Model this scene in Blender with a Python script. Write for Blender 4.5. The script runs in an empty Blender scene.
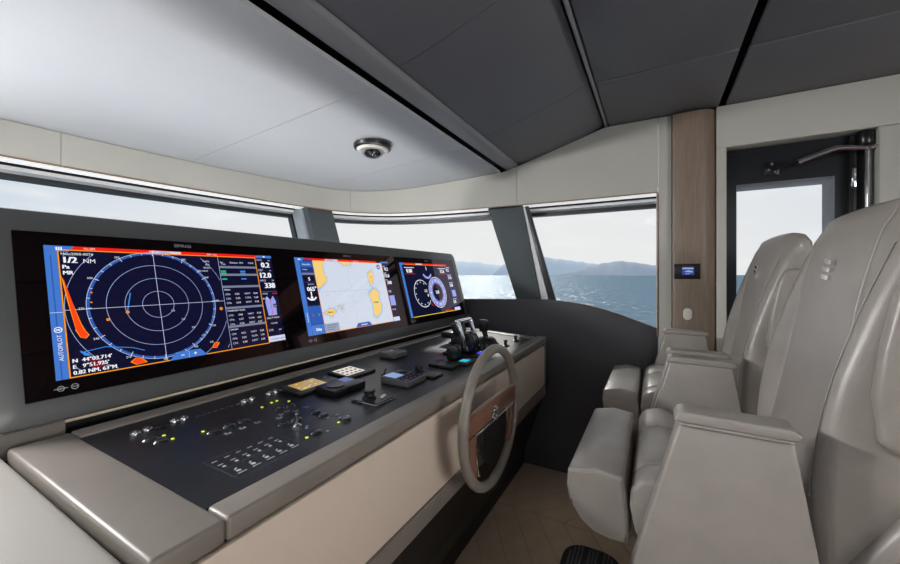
import bpy, bmesh, math, random
from mathutils import Vector, Matrix
random.seed(7)
SC = bpy.context.scene
COL = SC.collection
EXPO = 0.0
EYE = 1.52
FILL_PORT = 3; FILL_FORE = 126; FILL_DASH = 15; FILL_BACK = 36  # powers of the added fill lights
YAW = math.atan(205/368.0)
# ------------------------------------------------------------------ camera
cam_d = bpy.data.cameras.new('camera'); cam = bpy.data.objects.new('camera', cam_d); COL.objects.link(cam)
cam.location = (0, 0, EYE)
cam.rotation_euler = (math.pi/2, 0, YAW - math.pi/2)
cam_d.sensor_width = 36; cam_d.lens = 36*368/900.0; cam_d.shift_y = -7/900.0
cam_d.clip_start = 0.02; cam_d.clip_end = 60000
SC.camera = cam
# ------------------------------------------------------------------ colour settings
vs = SC.view_settings
vs.view_transform = 'Standard'; vs.look = 'None'; vs.gamma = 1; vs.use_curve_mapping = False
vs.exposure = EXPO
# ------------------------------------------------------------------ world: hazy bright sky with thin cloud
SUN_AZ = math.radians(25); SUN_EL = math.radians(31)
W = bpy.data.worlds.new('hazy_sky'); SC.world = W; W.use_nodes = True
nt = W.node_tree; N = nt.nodes; L = nt.links; N.clear()
def nd(t, **k):
    n = N.new(t)
    for a, b in k.items(): setattr(n, a, b)
    return n
tc = nd('ShaderNodeTexCoord'); sep = nd('ShaderNodeSeparateXYZ'); L.new(tc.outputs['Generated'], sep.inputs[0])
ramp = nd('ShaderNodeValToRGB'); L.new(sep.outputs['Z'], ramp.inputs[0])
ce = ramp.color_ramp.elements
ce[0].position = 0.0; ce[0].color = (.72, .76, .78, 1)
ce[1].position = 0.75; ce[1].color = (.40, .54, .72, 1)
e = ce.new(.12); e.color = (.60, .69, .79, 1)
e = ce.new(.32); e.color = (.50, .62, .77, 1)
dot = nd('ShaderNodeVectorMath', operation='DOT_PRODUCT'); L.new(tc.outputs['Generated'], dot.inputs[0])
dot.inputs[1].default_value = (math.cos(SUN_AZ), math.sin(SUN_AZ), 0.0)
mr = nd('ShaderNodeMapRange', interpolation_type='SMOOTHSTEP'); L.new(dot.outputs['Value'], mr.inputs[0])
mr.inputs[1].default_value = .35; mr.inputs[2].default_value = 1.0; mr.inputs[3].default_value = 0; mr.inputs[4].default_value = .92
mx = nd('ShaderNodeMixRGB'); L.new(mr.outputs[0], mx.inputs[0]); L.new(ramp.outputs[0], mx.inputs[1]); mx.inputs[2].default_value = (.83, .83, .825, 1)
mp = nd('ShaderNodeMapping'); L.new(tc.outputs['Generated'], mp.inputs[0]); mp.inputs['Scale'].default_value = (3.2, 3.2, 9)
cn = nd('ShaderNodeTexNoise'); L.new(mp.outputs[0], cn.inputs[0]); cn.inputs['Scale'].default_value = 2.2; cn.inputs['Detail'].default_value = 7; cn.inputs['Roughness'].default_value = .55
cr = nd('ShaderNodeMapRange', interpolation_type='SMOOTHSTEP'); L.new(cn.outputs['Fac'], cr.inputs[0])
cr.inputs[1].default_value = .5; cr.inputs[2].default_value = .72; cr.inputs[3].default_value = 0; cr.inputs[4].default_value = .6
mx2 = nd('ShaderNodeMixRGB'); L.new(cr.outputs[0], mx2.inputs[0]); L.new(mx.outputs[0], mx2.inputs[1]); mx2.inputs[2].default_value = (.86, .87, .88, 1)
bg = nd('ShaderNodeBackground'); L.new(mx2.outputs[0], bg.inputs[0]); bg.inputs[1].default_value = 1.05
wo = nd('ShaderNodeOutputWorld'); L.new(bg.outputs[0], wo.inputs[0])
# ------------------------------------------------------------------ hazy sun
sd = bpy.data.lights.new('sun', 'SUN'); so = bpy.data.objects.new('sun', sd); COL.objects.link(so)
sd.energy = 1.3; sd.angle = math.radians(2.5); sd.color = (1, .97, .92)
_sv = Vector((math.cos(SUN_AZ)*math.cos(SUN_EL), math.sin(SUN_AZ)*math.cos(SUN_EL), math.sin(SUN_EL)))
so.rotation_euler = _sv.to_track_quat('Z', 'Y').to_euler(); so.location = (30, 12, 40)

# ================================================================== helpers
def lin(r, g, b):
    f = lambda v: (v/255/12.92) if v/255 <= .04045 else ((v/255+.055)/1.055)**2.4
    return (f(r), f(g), f(b), 1)
MATS = {}
def mat(name, col, rough=.5, metal=0.0, var=.08, vscale=6, bump=0.0, bscale=300, spec=.5, coat=0.0, emit=None, es=1.0, tint=None, stretch=None, vdetail=3):
    m = bpy.data.materials.new(name); m.use_nodes = True; MATS[name] = m
    t = m.node_tree; n = t.nodes; l = t.links; b = n['Principled BSDF']
    b.inputs['Roughness'].default_value = rough; b.inputs['Metallic'].default_value = metal
    b.inputs['Specular IOR Level'].default_value = spec
    b.inputs['Coat Weight'].default_value = coat
    if tint: b.inputs['Specular Tint'].default_value = tint
    b.inputs['Base Color'].default_value = col
    tcn = n.new('ShaderNodeTexCoord'); mpn = n.new('ShaderNodeMapping'); l.new(tcn.outputs['Object'], mpn.inputs[0])
    if stretch: mpn.inputs['Scale'].default_value = stretch
    if var > 0:
        no = n.new('ShaderNodeTexNoise'); no.inputs['Scale'].default_value = vscale; no.inputs['Detail'].default_value = vdetail
        l.new(mpn.outputs[0], no.inputs[0])
        mxn = n.new('ShaderNodeMixRGB'); l.new(no.outputs['Fac'], mxn.inputs[0])
        mxn.inputs[1].default_value = tuple(c*(1-var*1.6) for c in col[:3])+(1,); mxn.inputs[2].default_value = tuple(min(1, c*(1+var*1.6)) for c in col[:3])+(1,)
        l.new(mxn.outputs[0], b.inputs['Base Color'])
    if bump > 0:
        nb = n.new('ShaderNodeTexNoise'); nb.inputs['Scale'].default_value = bscale; nb.inputs['Detail'].default_value = 2
        l.new(mpn.outputs[0], nb.inputs[0])
        bp = n.new('ShaderNodeBump'); bp.inputs['Strength'].default_value = bump; bp.inputs['Distance'].default_value = .002
        l.new(nb.outputs['Fac'], bp.inputs['Height']); l.new(bp.outputs[0], b.inputs['Normal'])
    if emit:
        b.inputs['Emission Color'].default_value = emit; b.inputs['Emission Strength'].default_value = es
    return m
SCREEN_IOR = 1.5
def screen_mat(name, rgb, k=1.0):
    # lit pixels behind glossy coated glass (the coating reflects reddish)
    m = mat(name, (.004, .004, .006, 1), rough=.04, var=0, spec=.5, tint=(1, .42, .34, 1), emit=lin(*rgb), es=k*2**(-EXPO))
    m.node_tree.nodes['Principled BSDF'].inputs['IOR'].default_value = SCREEN_IOR; return m

M = MATS
mat("cream_panel", lin(186, 185, 177), .55, var=.02, bump=.12, bscale=500)
mat('ceiling_pale', lin(200, 203, 208), .42, var=.02, bump=.05, bscale=200)
mat("ceiling_dark", lin(112, 112, 119), .5, var=.04, bump=.25, bscale=420)
mat('black_gap', lin(12, 12, 13), .8, var=0)
mat('charcoal_wall', lin(62, 60, 64), .45, var=.05, bump=.12, bscale=400)
mat('taupe_leather', lin(126, 119, 112), .36, var=.09, vscale=9, bump=.18, bscale=650, spec=.5)
mat('chair_leather', lin(148, 142, 136), .31, var=.11, vscale=11, bump=.2, bscale=600, spec=.55)
mat('cream_leather', lin(176, 172, 166), .3, var=.04, vscale=5, bump=.12, bscale=500, spec=.55)
mat('front_cream', lin(212, 196, 181), .5, var=.03, vscale=4, bump=.08, bscale=500)
mat('control_black', lin(26, 28, 31), .33, var=.06, vscale=4, spec=.5)
mat('kick_black', lin(20, 20, 21), .5, var=.05)
mat('housing_grey', lin(84, 86, 87), .33, var=.05, vscale=3, spec=.6)
mat('gold_trim', lin(214, 196, 174), .35, metal=0, var=0)
mat('chrome', lin(225, 225, 228), .08, metal=1, var=0)
mat('steel', lin(170, 170, 172), .25, metal=1, var=0)
mat('black_plastic', lin(20, 20, 22), .3, var=.05, spec=.5)
mat('black_rubber', lin(22, 22, 23), .55, var=.05)
mat('grey_plastic', lin(88, 88, 90), .4, var=.05)
mat('white_strip', lin(236, 237, 238), .3, var=.01)
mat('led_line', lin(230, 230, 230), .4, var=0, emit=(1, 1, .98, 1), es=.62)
mat('lip_grey', lin(145, 147, 151), .35, var=.02)
mat('bevel_grey', lin(165, 170, 178), .4, var=.02)
mat('knob_glass', lin(46, 49, 54), .15, var=.03)
mat('pillar_grey', lin(76, 84, 87), .65, var=.04, vscale=4)
mat('frame_dark', lin(44, 47, 50), .4, var=.04)
mat('bead_brown', lin(150, 118, 92), .4, var=.03)
mat('wood', lin(134, 117, 102), .45, var=.24, vscale=14, stretch=(6, 6, .35), vdetail=6, bump=.1, bscale=60)
mat('plank_wood', lin(176, 155, 132), .42, var=.13, vscale=9, vdetail=5, bump=.08, bscale=80)
mat('rosewood', lin(120, 84, 68), .3, var=.16, vscale=40, stretch=(.3, 4, 4), vdetail=5)
mat('door_black', lin(24, 26, 31), .28, var=.05, spec=.5)
mat('white_plastic', lin(225, 222, 214), .4, var=0)
mat('white_print', lin(182, 188, 197), .5, var=0)
mat('grey_print', lin(78, 85, 94), .5, var=0)
mat('red_print', lin(200, 60, 40), .5, var=0)
mat('screen_glass', (.003, .003, .004, 1), .04, var=0, spec=.55, tint=(1, .42, .34, 1))
M['screen_glass'].node_tree.nodes['Principled BSDF'].inputs['IOR'].default_value = SCREEN_IOR
mat('led_lime', (.2, .3, .02, 1), .4, var=0, emit=lin(215, 230, 40), es=.9)
mat('led_blue', (.02, .03, .3, 1), .4, var=0, emit=lin(50, 70, 255), es=1.2)
mat('led_cyan', (.02, .2, .3, 1), .4, var=0, emit=lin(40, 190, 225), es=.9)
mat('small_map', (.02, .02, .02, 1), .15, var=0, emit=lin(196, 160, 90), es=.8)
mat('small_white', (.02, .02, .02, 1), .15, var=0, emit=lin(235, 222, 205), es=.8)
mat('small_blue', (.02, .02, .02, 1), .15, var=0, emit=lin(150, 180, 225), es=.8)
mat('small_navy', (.005, .005, .02, 1), .1, var=0, emit=lin(50, 60, 150), es=.7)
mat('hill_far_haze', lin(250, 249, 248), 1, var=.02, spec=0, vscale=.002)  # distance haze is put into the hill colours, palest for the farthest
mat('hill_mid_haze', lin(230, 230, 231), 1, var=.03, spec=0, vscale=.002)
mat('hill_near_haze', lin(202, 203, 205), 1, var=.04, spec=0, vscale=.002)
# pane glass: mostly clear, mirror-like at grazing angles
def pane_mat(name, tintc):
    m = bpy.data.materials.new(name); m.use_nodes = True; MATS[name] = m
    t = m.node_tree; n = t.nodes; l = t.links
    for x in list(n):
        if x.type != 'OUTPUT_MATERIAL': n.remove(x)
    tr = n.new('ShaderNodeBsdfTransparent'); tr.inputs[0].default_value = tintc
    gl = n.new('ShaderNodeBsdfGlossy'); gl.inputs['Roughness'].default_value = .01
    fr = n.new('ShaderNodeFresnel'); fr.inputs[0].default_value = 1.16
    ms = n.new('ShaderNodeMixShader'); l.new(fr.outputs[0], ms.inputs[0]); l.new(tr.outputs[0], ms.inputs[1]); l.new(gl.outputs[0], ms.inputs[2])
    l.new(ms.outputs[0], [x for x in n if x.type == 'OUTPUT_MATERIAL'][0].inputs[0])
pane_mat('pane_glass', (.985, .985, .985, 1)); pane_mat('dome_glass', (.85, .87, .88, 1))
# sea
def sea_mat():
    m = bpy.data.materials.new('sea_water'); m.use_nodes = True; MATS['sea_water'] = m
    t = m.node_tree; n = t.nodes; l = t.links
    for x in list(n):
        if x.type != 'OUTPUT_MATERIAL': n.remove(x)
    tcn = n.new('ShaderNodeTexCoord')
    def noise(sc, det, ro=.6):
        a = n.new('ShaderNodeTexNoise'); a.inputs['Scale'].default_value = sc; a.inputs['Detail'].default_value = det; a.inputs['Roughness'].default_value = ro; l.new(tcn.outputs['Object'], a.inputs[0]); return a
    a, a2 = noise(.6, 3), noise(.012, 4)
    def vm(op, i0, v1):
        q = n.new('ShaderNodeVectorMath'); q.operation = op; l.new(i0, q.inputs[0])
        if v1 is not None: q.inputs[1].default_value = v1
        return q.outputs[0]
    wave = vm('NORMALIZE', vm('ADD', vm('MULTIPLY', vm('SUBTRACT', a.outputs['Color'], (.5, .5, .5)), (2.2, 2.2, 0)), (0, 0, 1)), None)
    mm = n.new('ShaderNodeMixRGB'); l.new(a2.outputs['Fac'], mm.inputs[0]); mm.inputs[1].default_value = (.008, .085, .14, 1); mm.inputs[2].default_value = (.02, .15, .22, 1)
    df = n.new('ShaderNodeBsdfDiffuse'); l.new(mm.outputs[0], df.inputs[0])
    gl = n.new('ShaderNodeBsdfGlossy'); gl.inputs['Roughness'].default_value = .30; l.new(wave, gl.inputs['Normal']); gl.inputs[0].default_value = (.9, .95, 1, 1)
    ms = n.new('ShaderNodeMixShader'); ms.inputs[0].default_value = .22; l.new(df.outputs[0], ms.inputs[1]); l.new(gl.outputs[0], ms.inputs[2])
    l.new(ms.outputs[0], [x for x in n if x.type == 'OUTPUT_MATERIAL'][0].inputs[0])
sea_mat()

WL = {}
def tag(o, label=None, cat=None, group=None, kind=None):
    if label: o['label'] = label
    if cat: o['category'] = cat
    if group: o['group'] = group
    if kind: o['kind'] = kind
    return o
def empty(name, loc, label=None, cat=None, group=None, kind=None, rot=None):
    o = bpy.data.objects.new(name, None); COL.objects.link(o); o.location = loc
    o.empty_display_size = .05
    if rot: o.rotation_euler = rot
    WL[o] = Vector(loc)
    return tag(o, label, cat, group, kind)
def finish(name, bm, m, parent=None, smooth=True, angle=38, local=False, recalc=True):
    """links bm as ONE mesh object, origin at the middle of its underside"""
    if recalc: bmesh.ops.recalc_face_normals(bm, faces=bm.faces[:])
    xs = [v.co.x for v in bm.verts]; ys = [v.co.y for v in bm.verts]; zs = [v.co.z for v in bm.verts]
    o0 = Vector(((min(xs)+max(xs))/2, (min(ys)+max(ys))/2, min(zs)))
    for v in bm.verts: v.co -= o0
    me = bpy.data.meshes.new(name); bm.to_mesh(me); bm.free()
    for mm in (m if isinstance(m, (list, tuple)) else [m]): me.materials.append(MATS[mm])
    if smooth:
        for p in me.polygons: p.use_smooth = True
        me.set_sharp_from_angle(angle=math.radians(angle))
    o = bpy.data.objects.new(name, me); COL.objects.link(o)
    WL[o] = o0.copy()
    if parent is not None:
        o.parent = parent
        o.location = o0 if local else o0 - WL[parent]
        if local: WL[o] = o0.copy()
    else: o.location = o0
    return o
def add_box(bm, x0, x1, y0, y1, z0, z1, bev=0, seg=2, mi=0):
    vs_ = [bm.verts.new((x, y, z)) for x in (x0, x1) for y in (y0, y1) for z in (z0, z1)]
    fs = [(0, 1, 3, 2), (4, 6, 7, 5), (0, 4, 5, 1), (2, 3, 7, 6), (0, 2, 6, 4), (1, 5, 7, 3)]
    nf = [bm.faces.new([vs_[i] for i in f]) for f in fs]
    for f in nf: f.material_index = mi
    if bev > 0:
        es = list({e for f in nf for e in f.edges})
        bmesh.ops.bevel(bm, geom=es, offset=bev, segments=seg, profile=.5, affect='EDGES', clamp_overlap=True)
def box(name, x0, x1, y0, y1, z0, z1, m, parent=None, bev=0, seg=2, **k):
    bm = bmesh.new(); add_box(bm, x0, x1, y0, y1, z0, z1, bev, seg); return finish(name, bm, m, parent, **k)
def add_prism(bm, pts, axis, lo, hi, bev=0, seg=2):
    """polygon pts in the plane normal to axis, extruded lo..hi"""
    def P(a, b, t): return {'x': (t, a, b), 'y': (a, t, b), 'z': (a, b, t)}[axis]
    A = [bm.verts.new(P(a, b, lo)) for a, b in pts]; B = [bm.verts.new(P(a, b, hi)) for a, b in pts]
    n = len(pts); fs = [bm.faces.new(A), bm.faces.new(B[::-1])]
    for i in range(n): fs.append(bm.faces.new((A[i], B[i], B[(i+1) % n], A[(i+1) % n])))
    bmesh.ops.recalc_face_normals(bm, faces=fs)
    if bev > 0:
        es = [e for e in {e for f in fs for e in f.edges} if e.calc_face_angle(0) > math.radians(20)]
        bmesh.ops.bevel(bm, geom=es, offset=bev, segments=seg, profile=.5, affect='EDGES', clamp_overlap=True)
def prism(name, pts, axis, lo, hi, m, parent=None, bev=0, seg=2, **k):
    bm = bmesh.new(); add_prism(bm, pts, axis, lo, hi, bev, seg); return finish(name, bm, m, parent, **k)
def add_lathe(bm, prof, cx, cy, seg=20, axis='z', cz=0, mi=0):
    """prof: (radius, height) rows; axis through (cx,cy) (z) or generic"""
    rows = []
    for r, h in prof:
        row = []
        for i in range(seg):
            a = 2*math.pi*i/seg; p, q = r*math.cos(a), r*math.sin(a)
            if axis == 'z': co = (cx+p, cy+q, cz+h)
            elif axis == 'y': co = (cx+p, cy+h, cz+q)
            else: co = (cx+h, cy+p, cz+q)
            row.append(bm.verts.new(co))
        rows.append(row)
    for a, b in zip(rows, rows[1:]):
        for i in range(seg):
            f = bm.faces.new((a[i], a[(i+1) % seg], b[(i+1) % seg], b[i])); f.material_index = mi
    f = bm.faces.new(rows[0]); f.material_index = mi
    f = bm.faces.new(rows[-1][::-1]); f.material_index = mi
def lathe(name, prof, cx, cy, cz, m, parent=None, seg=20, axis='z', **k):
    bm = bmesh.new(); add_lathe(bm, prof, cx, cy, seg, axis, cz); return finish(name, bm, m, parent, **k)
def add_tube(bm, pts, r, seg=10, closed=False, up=(0, 0, 1)):
    pts = [Vector(p) for p in pts]; n = len(pts); rows = []
    up = Vector(up)
    for i, p in enumerate(pts):
        if closed: t = (pts[(i+1) % n]-pts[i-1]).normalized()
        else: t = (pts[min(i+1, n-1)]-pts[max(i-1, 0)]).normalized()
        a = t.cross(up)
        if a.length < .05: a = t.cross(Vector((0, 1, 0)))
        a.normalize(); b = t.cross(a).normalized()
        rr = r[i] if isinstance(r, (list, tuple)) else r
        rows.append([bm.verts.new(p+a*rr*math.cos(2*math.pi*j/seg)+b*rr*math.sin(2*math.pi*j/seg)) for j in range(seg)])
    rng = range(n) if closed else range(n-1)
    for i in rng:
        a, b = rows[i], rows[(i+1) % n]
        for j in range(seg): bm.faces.new((a[j], a[(j+1) % seg], b[(j+1) % seg], b[j]))
    if not closed: bm.faces.new(rows[0][::-1]); bm.faces.new(rows[-1])
def tube(name, pts, r, m, parent=None, seg=10, closed=False, up=(0, 0, 1), **k):
    bm = bmesh.new(); add_tube(bm, pts, r, seg, closed, up); return finish(name, bm, m, parent, **k)
def loft_x(name, stations, m, parent=None, **k):
    """stations: (x, [(y,z)..]) loops of equal length, capped"""
    bm = bmesh.new(); rows = [[bm.verts.new((x, y, z)) for y, z in lp] for x, lp in stations]
    n = len(rows[0])
    for a, b in zip(rows, rows[1:]):
        for i in range(n): bm.faces.new((a[i], a[(i+1) % n], b[(i+1) % n], b[i]))
    bm.faces.new(rows[0][::-1]); bm.faces.new(rows[-1])
    return finish(name, bm, m, parent, **k)
def rrect(x0, x1, y0, y1, r, seg=6):
    out = []
    for cx, cy, a0 in ((x1-r, y1-r, 0), (x0+r, y1-r, 90), (x0+r, y0+r, 180), (x1-r, y0+r, 270)):
        for i in range(seg+1):
            a = math.radians(a0+90*i/seg); out.append((cx+r*math.cos(a), cy+r*math.sin(a)))
    return out
def interp(tab, x):
    if x <= tab[0][0]: return tab[0][1]
    for (a, b), (c, d) in zip(tab, tab[1:]):
        if x <= c: return b+(d-b)*(x-a)/(c-a)
    return tab[-1][1]
def smooth_interp(tab, x):
    if x <= tab[0][0]: return tab[0][1]+(tab[1][1]-tab[0][1])/(tab[1][0]-tab[0][0])*(x-tab[0][0])
    if x >= tab[-1][0]: return tab[-1][1]
    for i in range(len(tab)-1):
        if x <= tab[i+1][0]:
            (x0, y0), (x1, y1) = tab[i], tab[i+1]; h = x1-x0; t = (x-x0)/h
            m0 = (y1-tab[max(i-1, 0)][1])/(x1-tab[max(i-1, 0)][0]); j = min(i+2, len(tab)-1); m1 = (tab[j][1]-y0)/(tab[j][0]-x0)
            return (2*t**3-3*t*t+1)*y0+(t**3-2*t*t+t)*h*m0+(-2*t**3+3*t*t)*y1+(t**3-t*t)*h*m1
_TX = {}
def text_mesh(s):
    if s in _TX: return _TX[s]
    cu = bpy.data.curves.new('lettering', 'FONT'); cu.body = s; cu.size = 1; cu.resolution_u = 2
    ob = bpy.data.objects.new('lettering', cu); COL.objects.link(ob)
    bpy.context.view_layer.update()
    me = bpy.data.meshes.new_from_object(ob.evaluated_get(bpy.context.evaluated_depsgraph_get()))
    vs_ = [(v.co.x, v.co.y) for v in me.vertices]; fs = [tuple(p.vertices) for p in me.polygons]
    bpy.data.objects.remove(ob); bpy.data.curves.remove(cu); bpy.data.meshes.remove(me)
    _TX[s] = (vs_, fs); return _TX[s]
class Flat:
    """flat print / lit pixels in one plane: shapes at small steps above it; one mesh, several materials"""
    def __init__(self, fmap=None): self.bm = bmesh.new(); self.mats = []; self.fmap = fmap or (lambda x, y, h: (x, y, h))
    def mi(self, m):
        if m not in self.mats: self.mats.append(m)
        return self.mats.index(m)
    def poly(self, pts, m, h=0):
        f = self.bm.faces.new([self.bm.verts.new(self.fmap(x, y, h)) for x, y in pts]); f.material_index = self.mi(m)
    def rect(self, x0, y0, x1, y1, m, h=0): self.poly([(x0, y0), (x1, y0), (x1, y1), (x0, y1)], m, h)
    def line(self, p, q, w, m, h=0):
        dx, dy = q[0]-p[0], q[1]-p[1]; d = math.hypot(dx, dy) or 1; nx, ny = -dy/d*w/2, dx/d*w/2
        self.poly([(p[0]-nx, p[1]-ny), (q[0]-nx, q[1]-ny), (q[0]+nx, q[1]+ny), (p[0]+nx, p[1]+ny)], m, h)
    def outline(self, pts, w, m, h=0):
        for a, b in zip(pts, pts[1:]+pts[:1]): self.line(a, b, w, m, h)
    def ring(self, cx, cy, r0, r1, m, h=0, a0=0, a1=360, seg=48, clip=None):
        for i in range(seg):
            a = math.radians(a0+(a1-a0)*i/seg); b = math.radians(a0+(a1-a0)*(i+1)/seg)
            q = [(cx+r*math.cos(t), cy+r*math.sin(t)) for r, t in ((r0, a), (r1, a), (r1, b), (r0, b))]
            if clip and not all(clip[0] <= x <= clip[2] and clip[1] <= y <= clip[3] for x, y in q): continue
            self.poly(q, m, h)
    def disc(self, cx, cy, r, m, h=0, seg=20): self.poly([(cx+r*math.cos(2*math.pi*i/seg), cy+r*math.sin(2*math.pi*i/seg)) for i in range(seg)], m, h)
    def text(self, s, x, y, size, m, h=0, rot=0, bold=0):
        vs_, fs = text_mesh(s); ca, sa = math.cos(rot), math.sin(rot); i = self.mi(m)
        for off in ((0,) if not bold else (-bold*1.7, -bold*.8, 0, bold*.8, bold*1.7)):
            vv = [self.bm.verts.new(self.fmap(x+(a*size+off)*ca-b*size*sa, y+(a*size+off)*sa+b*size*ca, h+abs(off)*.01)) for a, b in vs_]
            for f in fs:
                try: self.bm.faces.new([vv[k] for k in f]).material_index = i
                except ValueError: pass
    def done(self, name, parent, local=True):
        return finish(name, self.bm, self.mats, parent, smooth=False, local=local, recalc=False)
def copy_tree(o, parent=None):
    c = o.copy(); COL.objects.link(c); c.parent = parent
    for ch in list(o.children): copy_tree(ch, c)
    return c

# ================================================================== outside: sea and hills
bm = bmesh.new()
sx = [-30000, -3000, -300, 300, 3000, 30000]
g = [[bm.verts.new((x, y, -6)) for y in sx] for x in sx]
for i in range(5):
    for j in range(5): bm.faces.new((g[i][j], g[i+1][j], g[i+1][j+1], g[i][j+1]))
tag(finish('sea', bm, 'sea_water', smooth=False), 'rippled blue sea glittering below the hazy hills', 'sea', kind='stuff')
def pix_dir(u, v):
    r = (u-450)/368.0; t = (275-v)/368.0; s, c = math.sin(YAW), math.cos(YAW)
    x, y = c+r*s, s-r*c; return math.atan2(y, x), t/math.hypot(x, y)
def hill(name, prof, dist, depth, m, label, seed):
    rnd = random.Random(seed); tab = sorted((pix_dir(u, v) for u, v in prof)); bm = bmesh.new(); rows = []
    hmax = max(t_[1] for t_ in tab)
    n = 90; a0, a1 = tab[0][0], tab[-1][0]; ph = [rnd.uniform(0, 6) for _ in range(6)]
    for i in range(n+1):
        a = a0+(a1-a0)*i/n; hh = interp(tab, a)*dist; row = []
        wob = 1+.03*sum(math.sin(a*(60+47*k)+ph[k]) for k in range(5))/2
        for j in range(9):
            q = j/8.0; bell = math.sin(math.pi*q)**.8 if 0 < q < 1 else 0
            rr = dist+depth*(q-.5)*max(.03, interp(tab, a)/hmax)
            ripple = 1+.12*math.sin(a*150+q*5+ph[5])*(1-bell)
            row.append(bm.verts.new((rr*math.cos(a), rr*math.sin(a), -8+max(0, hh*bell*wob*ripple)+ (8 if bell > 0 else 0)*bell)))
        rows.append(row)
    for r0, r1 in zip(rows, rows[1:]):
        for j in range(8): bm.faces.new((r0[j], r1[j], r1[j+1], r0[j+1]))
    return tag(finish(name, bm, m, angle=180), label, 'hill')
hill('hill', [(400, 275), (425, 268), (440, 263), (455, 260.5), (475, 262), (495, 264.5), (520, 268), (560, 275)], 12000, 2600, 'hill_far_haze', 'palest and farthest hill beyond the curved corner pane', 1)
hill('hill', [(492, 275), (499, 268), (505, 263.5), (518, 260), (532, 257.5), (545, 257.5), (560, 259), (580, 261.5), (600, 265), (622, 270), (642, 275)], 9000, 1800, 'hill_mid_haze', 'mid grey distant hill partly hidden by the darkest hill', 2)
hill('hill', [(558, 275), (575, 270.5), (588, 266), (600, 264), (612, 262), (622, 260.5), (635, 262.5), (650, 264.5), (668, 267), (690, 270), (720, 275)], 6500, 1300, 'hill_near_haze', 'darkest blue grey hill rising over the sea behind the side window', 3)

# ================================================================== shell of the wheelhouse
WX = 2.905       # starboard wall plane
FZ = 2.09        # underside of the fascia
def ceil_z(y):
    if y >= 1.085: return 2.378-.0685*(y-1.085)
    if y >= .319: return 2.378+(1.085-y)*.295
    return 2.604
CP = [(-3.2, 2.70), (-2, 2.72), (-1, 2.725), (0, 2.722), (.487, 2.715), (.844, 2.702), (1.34, 2.662), (2.053, 2.556), (2.40, 2.455), (2.62, 2.27), (2.745, 2.02), (2.82, 1.673), (2.868, 1.209), (2.893, .9), (2.905, .42), (2.905, -.02), (2.905, -.5)]
def catmull(P, k=8):
    out = []
    for i in range(len(P)-1):
        p0, p1, p2, p3 = (Vector(P[max(i-1, 0)]), Vector(P[i]), Vector(P[i+1]), Vector(P[min(i+2, len(P)-1)]))
        for j in range(k):
            t = j/k; out.append(.5*((2*p1)+(p2-p0)*t+(2*p0-5*p1+4*p2-p3)*t*t+(3*p1-p0-3*p2+p3)*t**3))
    out.append(Vector(P[-1])); return out
CV = catmull(CP)
CS = [0]
for a, b in zip(CV, CV[1:]): CS.append(CS[-1]+(b-a).length)
def curve(s, n=0):
    for i in range(len(CV)-1):
        if s <= CS[i+1] or i == len(CV)-2:
            t = (s-CS[i])/(CS[i+1]-CS[i]); p = CV[i].lerp(CV[i+1], t)
            d0 = (CV[min(i+1, len(CV)-1)]-CV[max(i-1, 0)]).normalized(); d1 = (CV[min(i+2, len(CV)-1)]-CV[i]).normalized()
            d = d0.lerp(d1, t).normalized(); return p+Vector((-d.y, d.x))*n
def s_at(fn, target):
    lo, hi = 0, CS[-1]
    for i in range(len(CV)-1):
        a, b = fn(CV[i])-target, fn(CV[i+1])-target
        if a*b <= 0 and a != b: return CS[i]+(CS[i+1]-CS[i])*a/(a-b)
    return hi
sX = lambda x: s_at(lambda p: p.x if p.y > 2.2 or p.x < 2.5 else 9, x)
sY = lambda y: s_at(lambda p: p.y if p.x > 2.5 else 9, y)
RAKE = .34
def wpt(s, z, n, rake=True):
    p = curve(s, n); return Vector((p.x, p.y-(RAKE*(FZ-z) if rake else 0), z))
def srange(s0, s1, step=.06):
    k = max(2, int((s1-s0)/step)); return [s0+(s1-s0)*i/k for i in range(k+1)]
def sweep(name, s0, s1, prof, m, parent, rake=True, step=.06, **k):
    """closed (n,z) profile swept along the plan curve; z may be a function of the plan point"""
    bm = bmesh.new(); rows = []
    for s in srange(s0, s1, step):
        row = []
        for n, z in prof:
            zz = z(curve(s)) if callable(z) else z
            row.append(bm.verts.new(wpt(s, zz, n, rake)))
        rows.append(row)
    q = len(prof)
    for a, b in zip(rows, rows[1:]):
        for i in range(q): bm.faces.new((a[i], a[(i+1) % q], b[(i+1) % q], b[i]))
    bm.faces.new(rows[0][::-1]); bm.faces.new(rows[-1])
    return finish(name, bm, m, parent, angle=50, **k)

# ---- floor with chevron planks
floor = tag(box('floor', -3.2, WX+.3, -3.2, 2.4, -.12, -.004, 'rosewood', smooth=False), 'brown chevron plank floor', kind='structure')
tn = math.tan(math.radians(32))
def plank(x0, x1, y, hh, m):
    wd = (x1-x0)
    bm = bmesh.new(); g_ = .0015
    pts = [(x0+g_, y+g_), (x1-g_, y+m*wd+g_), (x1-g_, y+m*wd+hh-g_), (x0+g_, y+hh-g_)]
    add_prism(bm, pts, 'z', -.006, 0.0); return finish('plank', bm, 'plank_wood', floor, smooth=False)
cols = [(.51, 1.11, -1), (1.11, 1.71, 1), (1.71, 2.31, 1), (2.31, 2.90, -1)]
cols = [(.51, 1.11, 1), (1.11, 1.71, -1), (1.71, 2.31, 1), (2.31, 2.90, -1)]
hh = .16
for x0, x1, sg in cols:
    y = -1.0 if sg > 0 else -1.0+tn*(x1-x0)
    proto = None
    while y < 1.5:
        ymx = max(y, y+sg*tn*(x1-x0))+hh
        if ymx < 1.45:
            if proto is None: proto = plank(x0, x1, y, hh, sg*tn); py = y
            else:
                c = proto.copy(); COL.objects.link(c); c.location.y += y-py
        y += hh

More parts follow.
